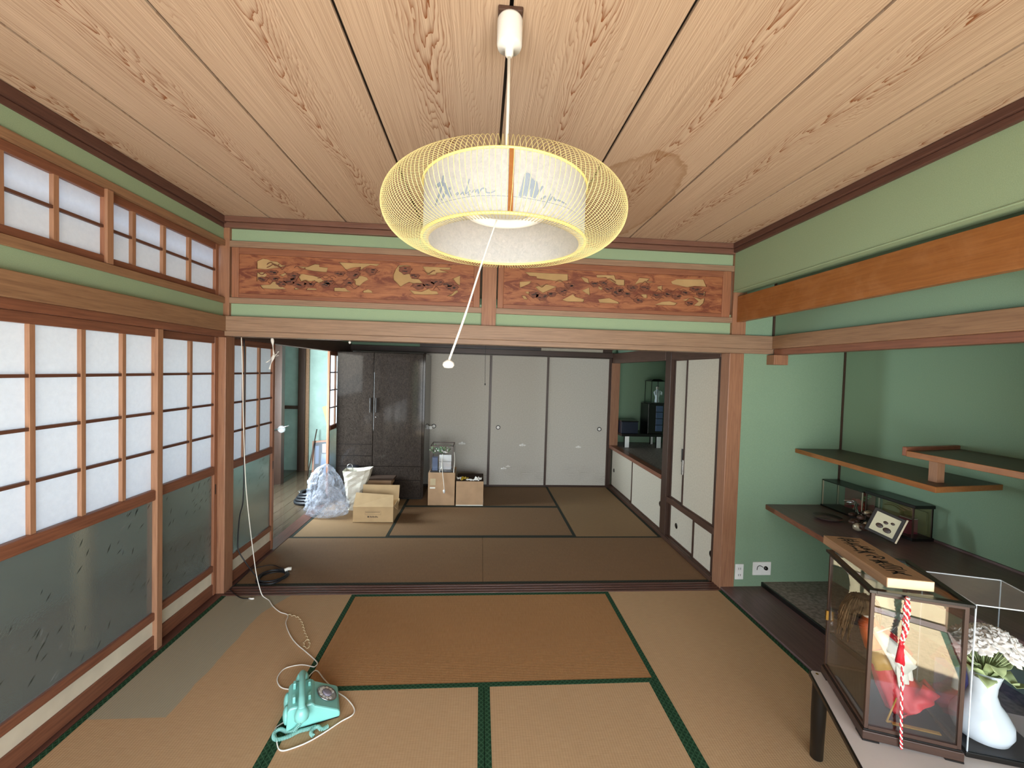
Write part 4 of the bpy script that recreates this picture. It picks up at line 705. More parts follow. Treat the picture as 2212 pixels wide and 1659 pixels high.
tag(G().tube(smooth_path([(-1.725, 3.17, 1.818), (-1.716, 3.17, 1.56), (-1.719, 3.17, 1.192), (-1.716, 3.17, .945), (-1.719, 3.17, .635), (-1.748, 3.18, .51), (-1.765, 3.19, .335), (-1.76, 3.19, .247), (-1.709, 3.2, .147), (-1.665, 3.22, .06), (-1.640, 3.23, .02)], 5), .0045, 6).build('hanging_cable', 'blackcord'), 'black cable hanging down the near screen of the far room into the coil', 'cable')
tag(G().tube([(-1.568, 2.974, .005), (-1.545, 2.965, .006), (-1.53, 2.969, .005)], .006, 6).build('bare_plug', 'whitepaint'), 'small white plug end on the mat by the threshold', 'plug')
# white ribbon tied under the lintel
t = thing('cloth_ribbon', 'knotted white cloth ribbon hanging under the lintel', 'ribbon', (-1.50, 3.13, 1.826))
def ribbon(path, w0, name):
    P = smooth_path(path, 5); vs = []
    for i, p in enumerate(P): k = w0*(.6+.4*math.sin(i*.7)); vs += [p+Vector((k, .004*math.sin(i), 0)), p+Vector((-k, -.004*math.sin(i), 0))]
    G().add(vs, [(2*i, 2*i+1, 2*i+3, 2*i+2) for i in range(len(P)-1)], True).build(name, 'whitecloth', t, solid=.0015)
ribbon([(-1.508, 3.13, 1.827), (-1.503, 3.13, 1.77), (-1.494, 3.13, 1.70)], .010, 'strip'); ribbon([(-1.494, 3.13, 1.70), (-1.515, 3.13, 1.675), (-1.545, 3.13, 1.65)], .009, 'strip'); ribbon([(-1.494, 3.13, 1.70), (-1.51, 3.125, 1.65), (-1.523, 3.13, 1.602)], .009, 'strip')
ribbon([(-1.494, 3.13, 1.70), (-1.475, 3.13, 1.715), (-1.462, 3.13, 1.733)], .006, 'strip'); ribbon([(-1.494, 3.13, 1.70), (-1.475, 3.13, 1.698), (-1.463, 3.13, 1.705)], .006, 'strip'); G().ball((-1.494, 3.128, 1.700), .010, .009, .011).build('knot', 'whitecloth', t)

# ============================================================ LOW TABLE
TA = math.atan2(.922, .387)           # direction of its left edge going away
tm = Matrix.Translation((1.478, 1.695, 0)) @ Matrix.Rotation(TA-PI/2, 4, 'Z')     # far left corner, +x right, -y towards the camera
t = thing('low_table', 'low folding table with a pale top, black rim and black legs', 'table', (1.478, 1.695, 0), TA-PI/2)
def rrect(x0, x1, y0, y1, r, n=6):
    out = []
    for cx, cy, a0 in ((x1-r, y1-r, 0), (x0+r, y1-r, PI/2), (x0+r, y0+r, PI), (x1-r, y0+r, 1.5*PI)):
        for k in range(n+1): a_ = a0+PI/2*k/n; out.append((cx+r*math.cos(a_), cy+r*math.sin(a_)))
    return out
G().prism(rrect(0, .80, -.72, 0, .018), .338, .358, tm).build('rim', 'black', t, bevel=.003); G().prism(rrect(.007, .793, -.713, -.007, .014), .357, .360, tm).build('top', 'tabletop', t)
for (x, y) in ((.035, -.04), (.765, -.04), (.035, -.68), (.765, -.68)):
    p = tm @ Vector((x, y, 0)); zb = .012 if p.x > 1.9 and p.x < 2.25 else (.045 if p.x >= 2.25 else 0.001); G().lathe([(.020, zb), (.024, zb+.004), (.0275, .20), (.0275, .338)], p.x, p.y, 24).build('leg', 'black', t)
G().lathe([(.006, .3601), (.004, .361), (0, .361)], *(tm @ Vector((.028, -.024, 0))).xy, 12, cap=False).build('grommet', 'brass', t)

# ============================================================ DOLL CASE
CA = -21.4; cm = Matrix.Translation((1.390, 1.341, .36)) @ Matrix.Rotation(math.radians(CA), 4, 'Z'); CW, CD = .285, .353
t = thing('doll_case', 'dark framed glass case with a red robed doll standing on the low table', 'glass case', (1.390, 1.341, .36), math.radians(CA))
def cb(name, mt, x0, x1, y0, y1, z0, z1, bevel=0): return G().box(x0, x1, y0, y1, z0, z1, cm).build(name, mt, t, bevel=bevel)
cb('plinth', 'dark_x', 0, CW, 0, CD, .006, .036, .002); cb('plinth_lip', 'black', .004, CW-.004, .004, CD-.004, .036, .042)
for (x, y) in ((.0, .0), (CW-.05, .0), (0, CD-.05), (CW-.05, CD-.05)): cb('foot', 'black', x, x+.05, y, y+.05, 0, .006)
cb('case_floor', 'dusk', .012, CW-.012, .012, CD-.012, .042, .046)
for (x, y) in ((.006, .006), (CW-.018, .006), (.006, CD-.018), (CW-.018, CD-.018)): cb('corner_post', 'dark_z', x, x+.012, y, y+.012, .042, .535, .0015)
for z0, z1 in ((.042, .054), (.523, .535)):
    cb('frame_rail', 'dark_x', .018, CW-.018, .006, .016, z0, z1); cb('frame_rail', 'dark_x', .018, CW-.018, CD-.016, CD-.006, z0, z1); cb('frame_rail', 'dark_y', .006, .016, .018, CD-.018, z0, z1); cb('frame_rail', 'dark_y', CW-.016, CW-.006, .018, CD-.018, z0, z1)
cb('glass_pane', 'glass', .018, CW-.018, .0095, .0115, .054, .523); cb('glass_pane', 'glass', .0095, .0115, .018, CD-.018, .054, .523); cb('glass_pane', 'glass', CW-.0115, CW-.0095, .018, CD-.018, .054, .523); cb('mirror_back', 'glass', .018, CW-.018, CD-.0115, CD-.0095, .054, .523)
for a_ in ((-.004, .018, -.004, CD+.004), (CW-.018, CW+.004, -.004, CD+.004), (.018, CW-.018, -.004, .018), (.018, CW-.018, CD-.018, CD+.004)): cb('lid_frame', 'black', *a_, .535, .545, .001)
cb('lid_glass', 'glass', .018, CW-.018, .018, CD-.018, .539, .541); cb('brass_latch', 'brass', -.003, .006, CD-.03, CD-.02, .25, .29)
cb('inner_dais', 'gold', .11, .25, .05, .062, .046, .050)
# the doll: lion dancer with a long mane and flaring robe
dt = thing('festival_doll', 'doll with a brown mane, orange sash and flaring red robe in the dark framed case', 'doll', (1.56, 1.50, .406))
def robe(path, name, mt, folds=9, amp=.12):
    vs = []; n = 40; P = [(Vector(p), rx, ry) for p, rx, ry in path]
    for i, (p, rx, ry) in enumerate(P):
        d = (P[min(i+1, len(P)-1)][0]-P[max(i-1, 0)][0]).normalized(); a_ = d.cross(Vector((0, 1, 0))).normalized(); b_ = d.cross(a_)
        for j in range(n): th_ = 2*PI*j/n; k = 1+amp*(i/len(P))*math.sin(folds*th_+i*.5); vs.append(p+a_*rx*k*math.cos(th_)+b_*ry*k*math.sin(th_))
    G().add(vs, [(i*n+j, i*n+(j+1) % n, (i+1)*n+(j+1) % n, (i+1)*n+j) for i in range(len(P)-1) for j in range(n)], True).build(name, mt, dt, solid=.001)
robe([((1.545, 1.500, .715), .012, .012), ((1.550, 1.498, .690), .034, .028), ((1.558, 1.490, .650), .036, .030), ((1.568, 1.480, .600), .034, .030)], 'torso', 'redorange', 5, .05)
robe([((1.568, 1.480, .605), .034, .030), ((1.585, 1.460, .555), .048, .040), ((1.605, 1.440, .500), .062, .048), ((1.625, 1.415, .455), .076, .055), ((1.640, 1.395, .452), .086, .056), ((1.643, 1.392, .446), .088, .056)], 'robe_skirt', 'red')
robe([((1.570, 1.477, .603), .037, .033), ((1.580, 1.465, .575), .046, .040), ((1.590, 1.455, .550), .054, .045)], 'gold_band', 'gold', 7, .08)
robe([((1.545, 1.470, .685), .012, .012), ((1.56, 1.44, .655), .022, .018), ((1.585, 1.41, .615), .034, .022), ((1.61, 1.40, .575), .042, .024)], 'sleeve', 'whitecloth', 6, .15); robe([((1.560, 1.515, .685), .012, .012), ((1.60, 1.50, .650), .024, .018), ((1.64, 1.48, .61), .036, .022), ((1.66, 1.46, .565), .044, .024)], 'sleeve', 'red', 6, .15)
for dx in (0, .028, .055): robe([((1.575+dx, 1.40+dx*.3, .600), .008, .004), ((1.578+dx, 1.393+dx*.3, .560), .012, .005), ((1.583+dx, 1.388+dx*.3, .515), .011, .005), ((1.585+dx, 1.388+dx*.3, .495), .003, .002)], 'white_streamer', 'whitecloth', 3, 0)
G().ball((1.535, 1.488, .745), .026, .027, .031, 16, 12).build('head', 'face', dt)
g = G(); g.ball((1.522, 1.462, .748), .003, .002, .0025).ball((1.541, 1.460, .748), .003, .002, .0025).build('eyes', 'ink', dt); G().ball((1.531, 1.460, .733), .005, .002, .002).build('mouth', 'red', dt); G().ball((1.531, 1.4595, .741), .003, .004, .004).build('nose', 'face', dt)
g = G(); rnd = random.Random(8)
g.ball((1.532, 1.510, .760), .050, .044, .032, 18, 12, nz=.12)
for k in range(210):
    a_ = rnd.uniform(0, 2*PI); q = rnd.random(); s_ = Vector((1.532+.040*math.cos(a_)*q, 1.510+.034*math.sin(a_)*q, .786)); side = Vector((1.532+.058*math.cos(a_), 1.510+.050*math.sin(a_), .752)); e = side+Vector((.010*math.cos(a_)-.012, .01*math.sin(a_), -.05-.09*rnd.random()))
    if math.sin(a_) < -.55: e = side+Vector((-.012, -.004, -.012))
    g.tube(smooth_path([s_, side, e], 4), [.0030]*4+[.0038]*3+[.0015]*2, 4)
g.build('mane', 'mane', dt)
G().tube([(1.485, 1.40, .712), (1.60, 1.45, .700)], .003, 6).build('drum_stick', 'whitecloth', dt); G().tube([(1.500, 1.36, .4065), (1.548, 1.372, .485)], .003, 6).build('bamboo_leg', 'gold', dt); G().tube([(1.520, 1.36, .4065), (1.500, 1.36, .4065)], .004, 6).build('bamboo_foot', 'gold', dt)
# plaque on the lid
PM = Matrix.Translation((1.462, 1.352, .905)); vx = Vector((1.608-1.462, .001, 0)); vy = Vector((1.632-1.535, .384, 0)); 
pmx = Matrix(((vx.x/.146, .0950/.384*1.0, 0, 1.462), (vx.y/.146, 1, 0, 1.352), (0, 0, 1, .9055), (0, 0, 0, 1)))
ry_ = math.atan2(.093, .384); pmx = Matrix.Translation((1.462, 1.352, .9055)) @ Matrix.Rotation(-ry_, 4, 'Z')
t2 = thing('wooden_plaque', 'thick wooden plaque with brushed black characters lying on the dark framed case', 'plaque', (1.462, 1.352, .9055), -ry_)
t = t2; G().box(0, .148, 0, .392, 0, .0365, pmx).build('board', wood('plaque board', '#b08358', '#9a6f4a', 'y'), t, bevel=.0015); G().box(.002, .146, -.0008, 0, .002, .0345, pmx).build('cut_end', plain('pale cut wood', '#e6d6a8', .7), t)
g = G(); rnd = random.Random(21); glyph = [  # brushed characters, one block each: strokes in a unit cell
 [((.1, .8), (.9, .8)), ((.5, .95), (.45, .5), (.15, .1)), ((.5, .5), (.7, .25), (.95, .1)), ((.2, .45), (.8, .48))], [((.15, .9), (.15, .2)), ((.15, .9), (.85, .88), (.8, .3)), ((.2, .55), (.8, .55)), ((.1, .15), (.5, .2), (.9, .1))],
 [((.5, 1), (.5, .05)), ((.15, .75), (.85, .75)), ((.2, .5), (.8, .5)), ((.45, .45), (.2, .1)), ((.55, .45), (.85, .12))], [((.1, .6), (.4, .9), (.5, .6), (.3, .3)), ((.5, .7), (.9, .8), (.85, .4), (.6, .1)), ((.35, .35), (.7, .45))],
 [((.2, .95), (.3, .75)), ((.05, .65), (.95, .7)), ((.5, .68), (.3, .35), (.1, .15)), ((.35, .4), (.75, .4), (.9, .1)), ((.7, .95), (.6, .75))], [((.1, .85), (.35, .85)), ((.22, .95), (.22, .1), (.1, .2)), ((.5, .9), (.9, .9)), ((.7, .9), (.55, .5), (.9, .45)), ((.5, .2), (.95, .2)), ((.7, .45), (.7, .05))],
 [((.1, .5), (.9, .55)), ((.4, .95), (.5, .1)), ((.15, .2), (.85, .12))], [((.5, .95), (.1, .6)), ((.5, .95), (.9, .6)), ((.25, .55), (.75, .55)), ((.5, .55), (.5, .1)), ((.15, .1), (.9, .1)), ((.3, .4), (.35, .2)), ((.7, .4), (.62, .2))]]
for i, gl in enumerate(glyph):
    cy = .030+i*.044; w0 = .092 if i % 3 else .076; cx = .074+(.004 if i % 2 else -.006)
    for st in gl: stroke(g, [(cx-w0/2+p[0]*w0+rnd.uniform(-.002, .002), cy+(p[1])*.042) for p in st], .0088, lambda a_, b_: tuple(pmx @ Vector((a_, b_, .0369))), 4, .4)
g.build('brushed_characters', 'ink', t)
# red and white braided cord with tassel
t = thing('braided_cord', 'red and white braided cord with a red tassel hanging down the case front', 'cord', (1.475, 1.29, .905))
nrm = cm.to_3x3() @ Vector((0, -1, 0))
def pf(u, z): return (cm @ Vector((u, -.010, z-.36)))
pth = [pf(.098, .902), pf(.096, .86), pf(.094, .78), pf(.097, .70), pf(.099, .60), pf(.102, .50), pf(.105, .42), pf(.108, .37)]
P = smooth_path(pth, 30)
for ph, mt in ((0, 'red'), (PI, 'cordwhite')):
    pts = []
    for i, p in enumerate(P): a_ = i*.62+ph; pts.append(p+Vector((math.cos(a_)*.0028, math.sin(a_)*.0022, 0)))
    G().tube(pts, .0024, 5).build('cord_strand', mt, t)
P = smooth_path([pf(.097, .902), pf(.104, .85), pf(.094, .79), pf(.086, .745)], 26)
P2 = smooth_path([pf(.100, .902), pf(.092, .86), pf(.102, .80), pf(.090, .745)], 26)
for Q, ph, mt in ((P, 0, 'red'), (P, PI, 'cordwhite'), (P2, 1, 'red'), (P2, 1+PI, 'cordwhite')):
    G().tube([p+nrm*.006+Vector((math.cos(i*.55+ph)*.0032, math.sin(i*.55+ph)*.0025, 0)) for i, p in enumerate(Q)], .0030, 5).build('cord_strand', mt, t)
tp = pf(.087, .748)+nrm*.006; g = G(); g.lathe([(.003, 0), (.0055, -.008), (.006, -.02), (.010, -.050), (.0125, -.072), (.0, -.070)], n=16, m=Matrix.Translation(tp)); rnd = random.Random(2)
for k in range(26): a_ = 2*PI*k/26; g.tube([tp+Vector((.005*math.cos(a_), .005*math.sin(a_), -.01)), tp+Vector((.012*math.cos(a_), .012*math.sin(a_), -.074+rnd.uniform(-.004, .004)))], .0012, 4)
g.build('tassel', 'red', t)

# ============================================================ ACRYLIC CASE WITH VASE
am = Matrix.Translation((1.694, 1.262, .36)) @ Matrix.Rotation(math.radians(-18), 4, 'Z'); AW = .256
t = thing('acrylic_case', 'frameless clear acrylic case on a black base over the vase of flowers', 'display case', (1.694, 1.262, .36), math.radians(-18))
def ab(name, mt, *a_, bevel=0): return G().box(*a_, am).build(name, mt, t, bevel=bevel)
ab('black_base', 'black', 0, AW, 0, AW, 0, .018, bevel=.002); ab('indigo_floor', 'dusk', .006, AW-.006, .006, AW-.006, .018, .020)
H = .528
ab('acrylic_wall', 'acrylic', .004, AW-.004, .004, .007, .018, H); ab('acrylic_wall', 'acrylic', .004, AW-.004, AW-.007, AW-.004, .018, H); ab('acrylic_wall', 'acrylic', .004, .007, .007, AW-.007, .018, H); ab('acrylic_wall', 'acrylic', AW-.007, AW-.004, .007, AW-.007, .018, H); ab('acrylic_lid', 'haze', .004, AW-.004, .004, AW-.004, H, H+.003)
for a_ in ((.003, .0062, .003, .0062), (AW-.0062, AW-.003, .003, .0062), (.003, .0055, AW-.0055, AW-.003), (AW-.0055, AW-.003, AW-.0055, AW-.003)): ab('bright_edge', 'edge', *a_, .018, H+.003)
for a_ in ((.003, AW-.003, .003, .0050), (.003, AW-.003, AW-.0050, AW-.003), (.003, .0050, .003, AW-.003), (AW-.0050, AW-.003, .003, AW-.003)): ab('bright_edge', 'edge', *a_, H, H+.0035)
ab('indigo_back', 'blueslope', .05, AW-.012, AW-.02, AW-.016, .022, .20)
vx_, vy_ = 1.818, 1.318
t = thing('flower_vase', 'white porcelain vase holding cream artificial flowers, in the acrylic case', 'vase', (vx_, vy_, .38))
G().lathe([(.0, .381), (.045, .382), (.070, .395), (.082, .425), (.080, .455), (.062, .490), (.044, .515), (.035, .545), (.037, .575), (.045, .610), (.050, .626), (.046, .626), (.040, .606), (.031, .560), (.028, .540)], vx_, vy_, 40, cap=False).build('vase_body', 'vase', t)
for k in range(13):
    a_ = 2*PI*k/13; d = Vector((math.cos(a_), math.sin(a_), 0)); s_ = Vector((vx_, vy_, .615))+d*.015; q = Vector((-d.y, d.x, 0)); Lf = .062+.014*(k % 3); vs = []; fs = []; up_ = .045-.022*(k % 3)
    for i in range(7):
        u = i/6; c0 = s_+d*Lf*u+Vector((0, 0, up_*math.sin(u*2.2)+.012*math.sin(u*9+k))); w_ = .027*math.sin(PI*min(1, u*.92+.08))**.7
        vs += [c0-q*w_+Vector((0, 0, .006)), c0-Vector((0, 0, .002)), c0+q*w_+Vector((0, 0, .006))]
        if i: b0 = 3*(i-1); fs += [(b0, b0+1, b0+4, b0+3), (b0+1, b0+2, b0+5, b0+4)]
    G().add(vs, fs, True).build('leaf', 'leaf', t, solid=.0008)
rnd = random.Random(11)
for k in range(19):
    a_ = k*2.4; rr = .088*math.sqrt((k+.5)/19); c0 = Vector((vx_+.014+rr*math.cos(a_), vy_+.004+rr*math.sin(a_)*.92, .700+.060*(1-(rr/.09)**2)+rnd.uniform(-.008, .008))); g = G(); out = Vector((math.cos(a_)*rr/.09, math.sin(a_)*rr/.09, .8)).normalized(); Q = out.to_track_quat('Z', 'Y').to_matrix()
    for ring, (nn, ln, tl) in enumerate(((8, .024, -.35), (6, .016, -.9))):
        for j in range(nn):
            m3 = Q @ Matrix.Rotation(2*PI*j/nn+ring*.4, 3, 'Z') @ Matrix.Rotation(tl+rnd.uniform(-.15, .15), 3, 'Y'); g.ball(c0+m3 @ Vector((ln*.75, 0, 0)), ln*.8, ln*.55, .0028, 8, 5, mat=m3, nz=.25)
    g.build('blossom', 'petal', t); G().tube([Vector((vx_, vy_, .60)), c0], .0015, 4).build('stem', 'leaf', t)

# ============================================================ FAR ROOM THINGS
t = thing('wardrobe', 'tall glossy dark wardrobe with two doors and drawers against the back closets', 'wardrobe', (-1.21, 5.5, 0))
B('side_catch', 'white', -.6795, -.640, 5.70, 5.73, .82, .865, t, .003); B('carcass', 'veneer', -1.745, -.680, 5.215, 5.775, .02, 1.825, t, .004); B('base', 'black', -1.73, -.70, 5.24, 5.76, .0012, .02, t)
def wp(name, x0, x1, z0, z1): return B(name, 'veneer', x0+.0035, x1-.0035, 5.198, 5.214, z0+.0035, z1-.0035, t, .003)
wd = [wp('door', -1.742, -1.302, .690, 1.822), wp('door', -1.302, -.706, .420, 1.822)]; wp('drawer', -1.742, -1.302, .548, .690); wp('drawer', -1.742, -1.302, .420, .548); wp('drawer', -1.742, -.706, .248, .420); wp('drawer', -1.742, -.706, .03, .248)
for x, dd in ((-1.337, wd[0]), (-1.268, wd[1])): B('door_handle', 'black', x-.004, x+.004, 5.178, 5.196, 1.085, 1.265, dd, .002)
G().lathe([(.008, 0), (.006, .006), (0, .007)], n=12, m=Matrix.Translation((-1.268, 5.198, 1.03)) @ Matrix.Rotation(PI/2, 4, 'X')).build('lock', 'steel', wd[1])
def carton(name, label, x0, x1, y0, y1, z1, mt='card2', rz=0):
    t = thing(name, label, 'box', ((x0+x1)/2, (y0+y1)/2, 0)); B('carton_body', mt, x0, x1, y0, y1, .001, z1, t, .003); return t
t = carton('cardboard_box', 'tall closed cardboard box under the glass terrarium, with paper labels', -.594, -.276, 5.005, 5.33, .396)
B('paper_label', 'label', -.570, -.505, 5.003, 5.0045, .245, .325, t); B('white_label', 'white_tape', -.572, -.508, 5.002, 5.0045, .205, .222, t); B('top_seam', 'carddark', -.59, -.28, 5.16, 5.166, .3965, .398, t)
t = carton('cardboard_box', 'squat cardboard box with a dark cover, right of the terrarium box', -.258, .070, 4.995, 5.37, .297); B('dark_cover', 'carddark', -.256, .068, 4.998, 5.368, .297, .302, t, .002); B('white_foot_tape', 'white_tape', -.258, .070, 4.9925, 4.995, .002, .012, t); G().prism([(.0735, 5.02), (.0735, 5.35), (.072, 5.35), (.072, 5.02)], .01, .06).build('side_flap', 'white_tape', t)
t = thing('crumpled_wrapper', 'crumpled white and yellow wrapping lying on the dark covered box', 'wrapper', (-.1, 5.06, .302)); rnd = random.Random(5)
def crumple(x0, x1, y0, y1, z, h, mt, name, nx=12, ny=5):
    vs = [(x0+(x1-x0)*i/nx+rnd.uniform(-.005, .005), y0+(y1-y0)*j/ny+rnd.uniform(-.005, .005), z+rnd.uniform(.001, h)) for i in range(nx+1) for j in range(ny+1)]
    G().add(vs, [(i*(ny+1)+j, (i+1)*(ny+1)+j, (i+1)*(ny+1)+j+1, i*(ny+1)+j+1) for i in range(nx) for j in range(ny)]).build(name, mt, t, solid=.001)
crumple(-.255, -.20, 5.03, 5.08, .303, .04, 'whitecloth', 'white_crumple', 5, 4); crumple(-.205, -.115, 5.005, 5.09, .303, .035, 'yellow', 'yellow_sheet', 7, 5); crumple(-.14, .02, 5.002, 5.03, .303, .02, 'whitecloth', 'white_crumple'); crumple(-.04, .045, 5.02, 5.07, .303, .045, 'whitecloth', 'white_crumple', 7, 4)
# terrarium like glass case with dried arrangement and ribbon
t = thing('glass_box', 'small glass case with a dried arrangement, tied with string on the tall box', 'glass case', (-.44, 5.15, .397)); x0, x1, y0, y1, z0, z1 = -.575, -.300, 5.02, 5.28, .399, .712
B('base', 'black', x0, x1, y0, y1, z0, z0+.014, t)
for (x, y) in ((x0, y0), (x1-.008, y0), (x0, y1-.008), (x1-.008, y1-.008)): B('corner_post', 'dark_z', x, x+.008, y, y+.008, z0+.014, z1, t)
for a_ in ((x0, x1, y0, y0+.008), (x0, x1, y1-.008, y1), (x0, x0+.008, y0, y1), (x1-.012, x1, y0, y1)): B('top_rail', 'dark_x', *a_, z1, z1+.010, t)
B('glass_pane', 'acrylic', x0+.008, x1-.008, y0+.002, y0+.004, z0+.014, z1, t); B('glass_pane', 'glass', x1-.004, x1-.002, y0+.008, y1-.008, z0+.014, z1, t); B('inner_box', 'navyglass', x0+.02, x0+.085, y0+.03, y0+.10, z0+.014, z0+.17, t); B('inner_card', 'white', x0+.10, x1-.03, y0+.06, y0+.064, z0+.12, z0+.20, t); B('inner_card', 'steel', x0+.10, x1-.03, y0+.06, y0+.064, z0+.02, z0+.115, t)
g = G(); rnd = random.Random(9)
for k in range(46): p = Vector((rnd.uniform(x0-.01, x1-.03), rnd.uniform(y0+.02, y1-.06), z0+.225+rnd.uniform(0, .075))); g.ball(p, rnd.uniform(.008, .020), rnd.uniform(.008, .018), rnd.uniform(.005, .012), 7, 5, nz=.2)
g.build('dried_foliage', 'foliage', t); g = G()
for k in range(8): p = Vector((rnd.uniform(x0+.05, x1-.03), y0+.02, z0+.24+rnd.uniform(-.01, .03))); g.ball(p, .010, .008, .009, 7, 5)
g.build('pale_buds', 'petal', t)
G().tube(smooth_path([(-.43, 5.015, .62), (-.435, 5.00, .50), (-.425, 4.998, .40), (-.41, 4.998, .30), (-.40, 4.998, .20)], 5), .004, 6).build('string', 'cordlace', t); G().tube(smooth_path([(-.435, 5.01, .47), (-.46, 4.998, .42), (-.45, 4.998, .398)], 5), .003, 6).build('string', 'cordlace', t); G().tube(smooth_path([(-.295, 5.05, .64), (-.285, 5.03, .55), (-.292, 5.02, .42), (-.286, 5.01, .36)], 5), .005, 6).build('string', 'cordlace', t)
G().lathe([(.004, .20), (.016, .185), (.008, .155), (.002, .15)], -.40, 4.992, 10).build('string_knot', 'white', t)
# open cardboard box with stamp, flat box behind, bags
t = thing('open_cardboard_box', 'open cardboard box with printed panel and raised flaps on the far mat', 'box', (-1.08, 4.58, 0)); T_ = .004
bx0, bx1, by0, by1, bz = -1.300, -.885, 4.435, 4.72, .165
B('front_side', 'card', bx0, bx1, by0, by0+T_, .001, bz, t); B('back_side', 'card', bx0, bx1, by1-T_, by1, .001, bz, t); B('left_side', 'card', bx0, bx0+T_, by0+T_, by1-T_, .001, bz, t); B('right_side', 'card', bx1-T_, bx1, by0+T_, by1-T_, .001, bz, t); B('bottom', 'card', bx0, bx1, by0, by1, .0005, .004, t)
def quad(name, mt, ps, th=.004): G().add(ps, [(0, 1, 2, 3)]).build(name, mt, t, solid=th)
quad('front_flap', 'card', [(bx0, by0+.002, bz), (bx1, by0+.002, bz), (bx1-.018, by0+.085, bz+.105), (bx0+.006, by0+.085, bz+.13)]); quad('back_flap', 'card', [(bx0+.02, by1, bz), (bx1+.003, by1, bz), (bx1+.008, by1+.012, bz+.155), (bx0+.02, by1+.012, bz+.158)]); quad('right_flap', 'card', [(bx1, by0+.03, bz), (bx1, by1, bz), (bx1+.012, by1-.01, bz-.01+.02), (bx1+.03, by0+.07, bz-.045)])
g = G(); yq = by0-.0006
for a_ in ((-1.175, -1.012, .122, .1232), (-1.175, -1.012, .084, .0852), (-1.175, -1.0738, .103, .1038)): g.box(a_[0], a_[1], yq, yq+.0005, a_[2], a_[3])
for x in (-1.175, -1.0132): g.box(x, x+.0012, yq, yq+.0005, .084, .1232)
for k in range(11): g.box(-1.168+.0135*k, -1.160+.0135*k, yq, yq+.0005, .109, .115)
g.ball((-1.142, yq, .062), .009, .0006, .009, 12, 6)
for k in range(9): g.box(-1.126+.0095*k, -1.119+.0095*k, yq, yq+.0005, .054+.003*(k % 2), .070-.003*(k % 3))
g.build('printed_mark', 'mark', t)
t = thing('flat_box', 'flat brown carton with a dark lid behind the open box', 'box', (-1.17, 5.07, 0)); B('support_carton', 'card2', -1.31, -1.04, 4.985, 5.15, .001, .245, t); B('box_body', 'card2', -1.33, -1.022, 4.975, 5.16, .246, .306, t, .002); B('box_lid', 'carddark', -1.338, -1.0, 4.970, 5.17, .306, .322, t, .002)
t = thing('paper_bag', 'cream paper bag standing behind the clear plastic bag', 'bag', (-1.4, 4.8, 0)); n = 18; m_ = 12; vs = []; rnd = random.Random(14)
for i in range(m_+1):
    f = i/m_; z = .003+f*.455; xl = -1.475-.055*f; xr = -1.345+.13*f**1.5; yd = .05+.04*f
    for j in range(n):
        a_ = 2*PI*j/n; vs.append(((xl+xr)/2+(xr-xl)/2*max(-1, min(1, 1.25*math.cos(a_)))+rnd.uniform(-.005, .005), 4.86+yd*max(-1, min(1, 1.2*math.sin(a_)))+rnd.uniform(-.008, .008), z+(.03*max(0, math.cos(a_)) if i == m_ else 0)))
G().add(vs, [(i*n+j, i*n+(j+1) % n, (i+1)*n+(j+1) % n, (i+1)*n+j) for i in range(m_) for j in range(n)]+[tuple(range(n-1, -1, -1))], False).build('bag_body', 'bag', t, solid=.0015)
G().tube(smooth_path([(-1.50, 4.85, .44), (-1.49, 4.85, .51), (-1.445, 4.85, .52), (-1.43, 4.85, .45)], 6), .004, 6).build('bag_handle', 'steel', t)
t = thing('dark_bundle', 'dark bundle with cords lying behind the paper bag', 'bundle', (-1.4, 5.05, 0)); G().ball((-1.49, 5.10, .34), .13, .08, .12, 18, 10, nz=.1).ball((-1.49, 5.10, .15), .12, .08, .148, 18, 10, nz=.0).build('bundle_body', 'blackcord', t)
from mathutils import noise as mnoise
def film(t, name, cx, cy, prof, mt, seed, amp, n=90, m_=46, sq=.8):
    vs = []
    for i in range(m_+1):
        f = i/m_*(len(prof)-1); k0 = min(int(f), len(prof)-2); u = f-k0; r, z, ox = [prof[k0][q]*(1-u)+prof[k0+1][q]*u for q in range(3)]
        for j in range(n):
            a_ = 2*PI*j/n; p = Vector((3.2*math.cos(a_)+seed, 3.2*math.sin(a_), z*11)); w_ = 1-abs(mnoise.noise(p))*2; w2 = 1-abs(mnoise.noise(p*2.3+Vector((7, 0, 0))))*2
            k = r*(1+amp*(w_*.6+w2*.4-.35)); vs.append((cx+ox+k*math.cos(a_), cy+k*sq*math.sin(a_), max(.003, z+(.010*w2 if z > .03 else 0))))
    return G().add(vs, [(i*n+j, i*n+(j+1) % n, (i+1)*n+(j+1) % n, (i+1)*n+j) for i in range(m_) for j in range(n)]+[tuple(range(n-1, -1, -1))], True).build(name, mt, t)
t = thing('plastic_bag', 'crumpled clear plastic bag full of wrapping at the corridor edge', 'bag', (-1.63, 4.68, 0))
film(t, 'bag_skin', -1.645, 4.66, [(.16, .004, 0), (.200, .02, 0), (.212, .07, .0), (.205, .14, 0), (.190, .20, -.0), (.178, .27, -.01), (.165, .34, -.02), (.148, .40, -.03), (.115, .46, -.03), (.075, .52, -.02), (.012, .56, -.01)], 'plastic', 4, .32, sq=.62)
film(t, 'crumpled_filling', -1.635, 4.66, [(.10, .01, 0), (.15, .05, 0), (.15, .15, .01), (.11, .24, .01), (.07, .32, -.02), (.06, .42, -.03), (.02, .46, -.03)], 'plastic', 9, .7, 60, 30, .55)
t = thing('vacuum_hose', 'black ribbed hose and nozzle coiled on the corridor floor beside the bag', 'hose', (-1.95, 5.1, 0))
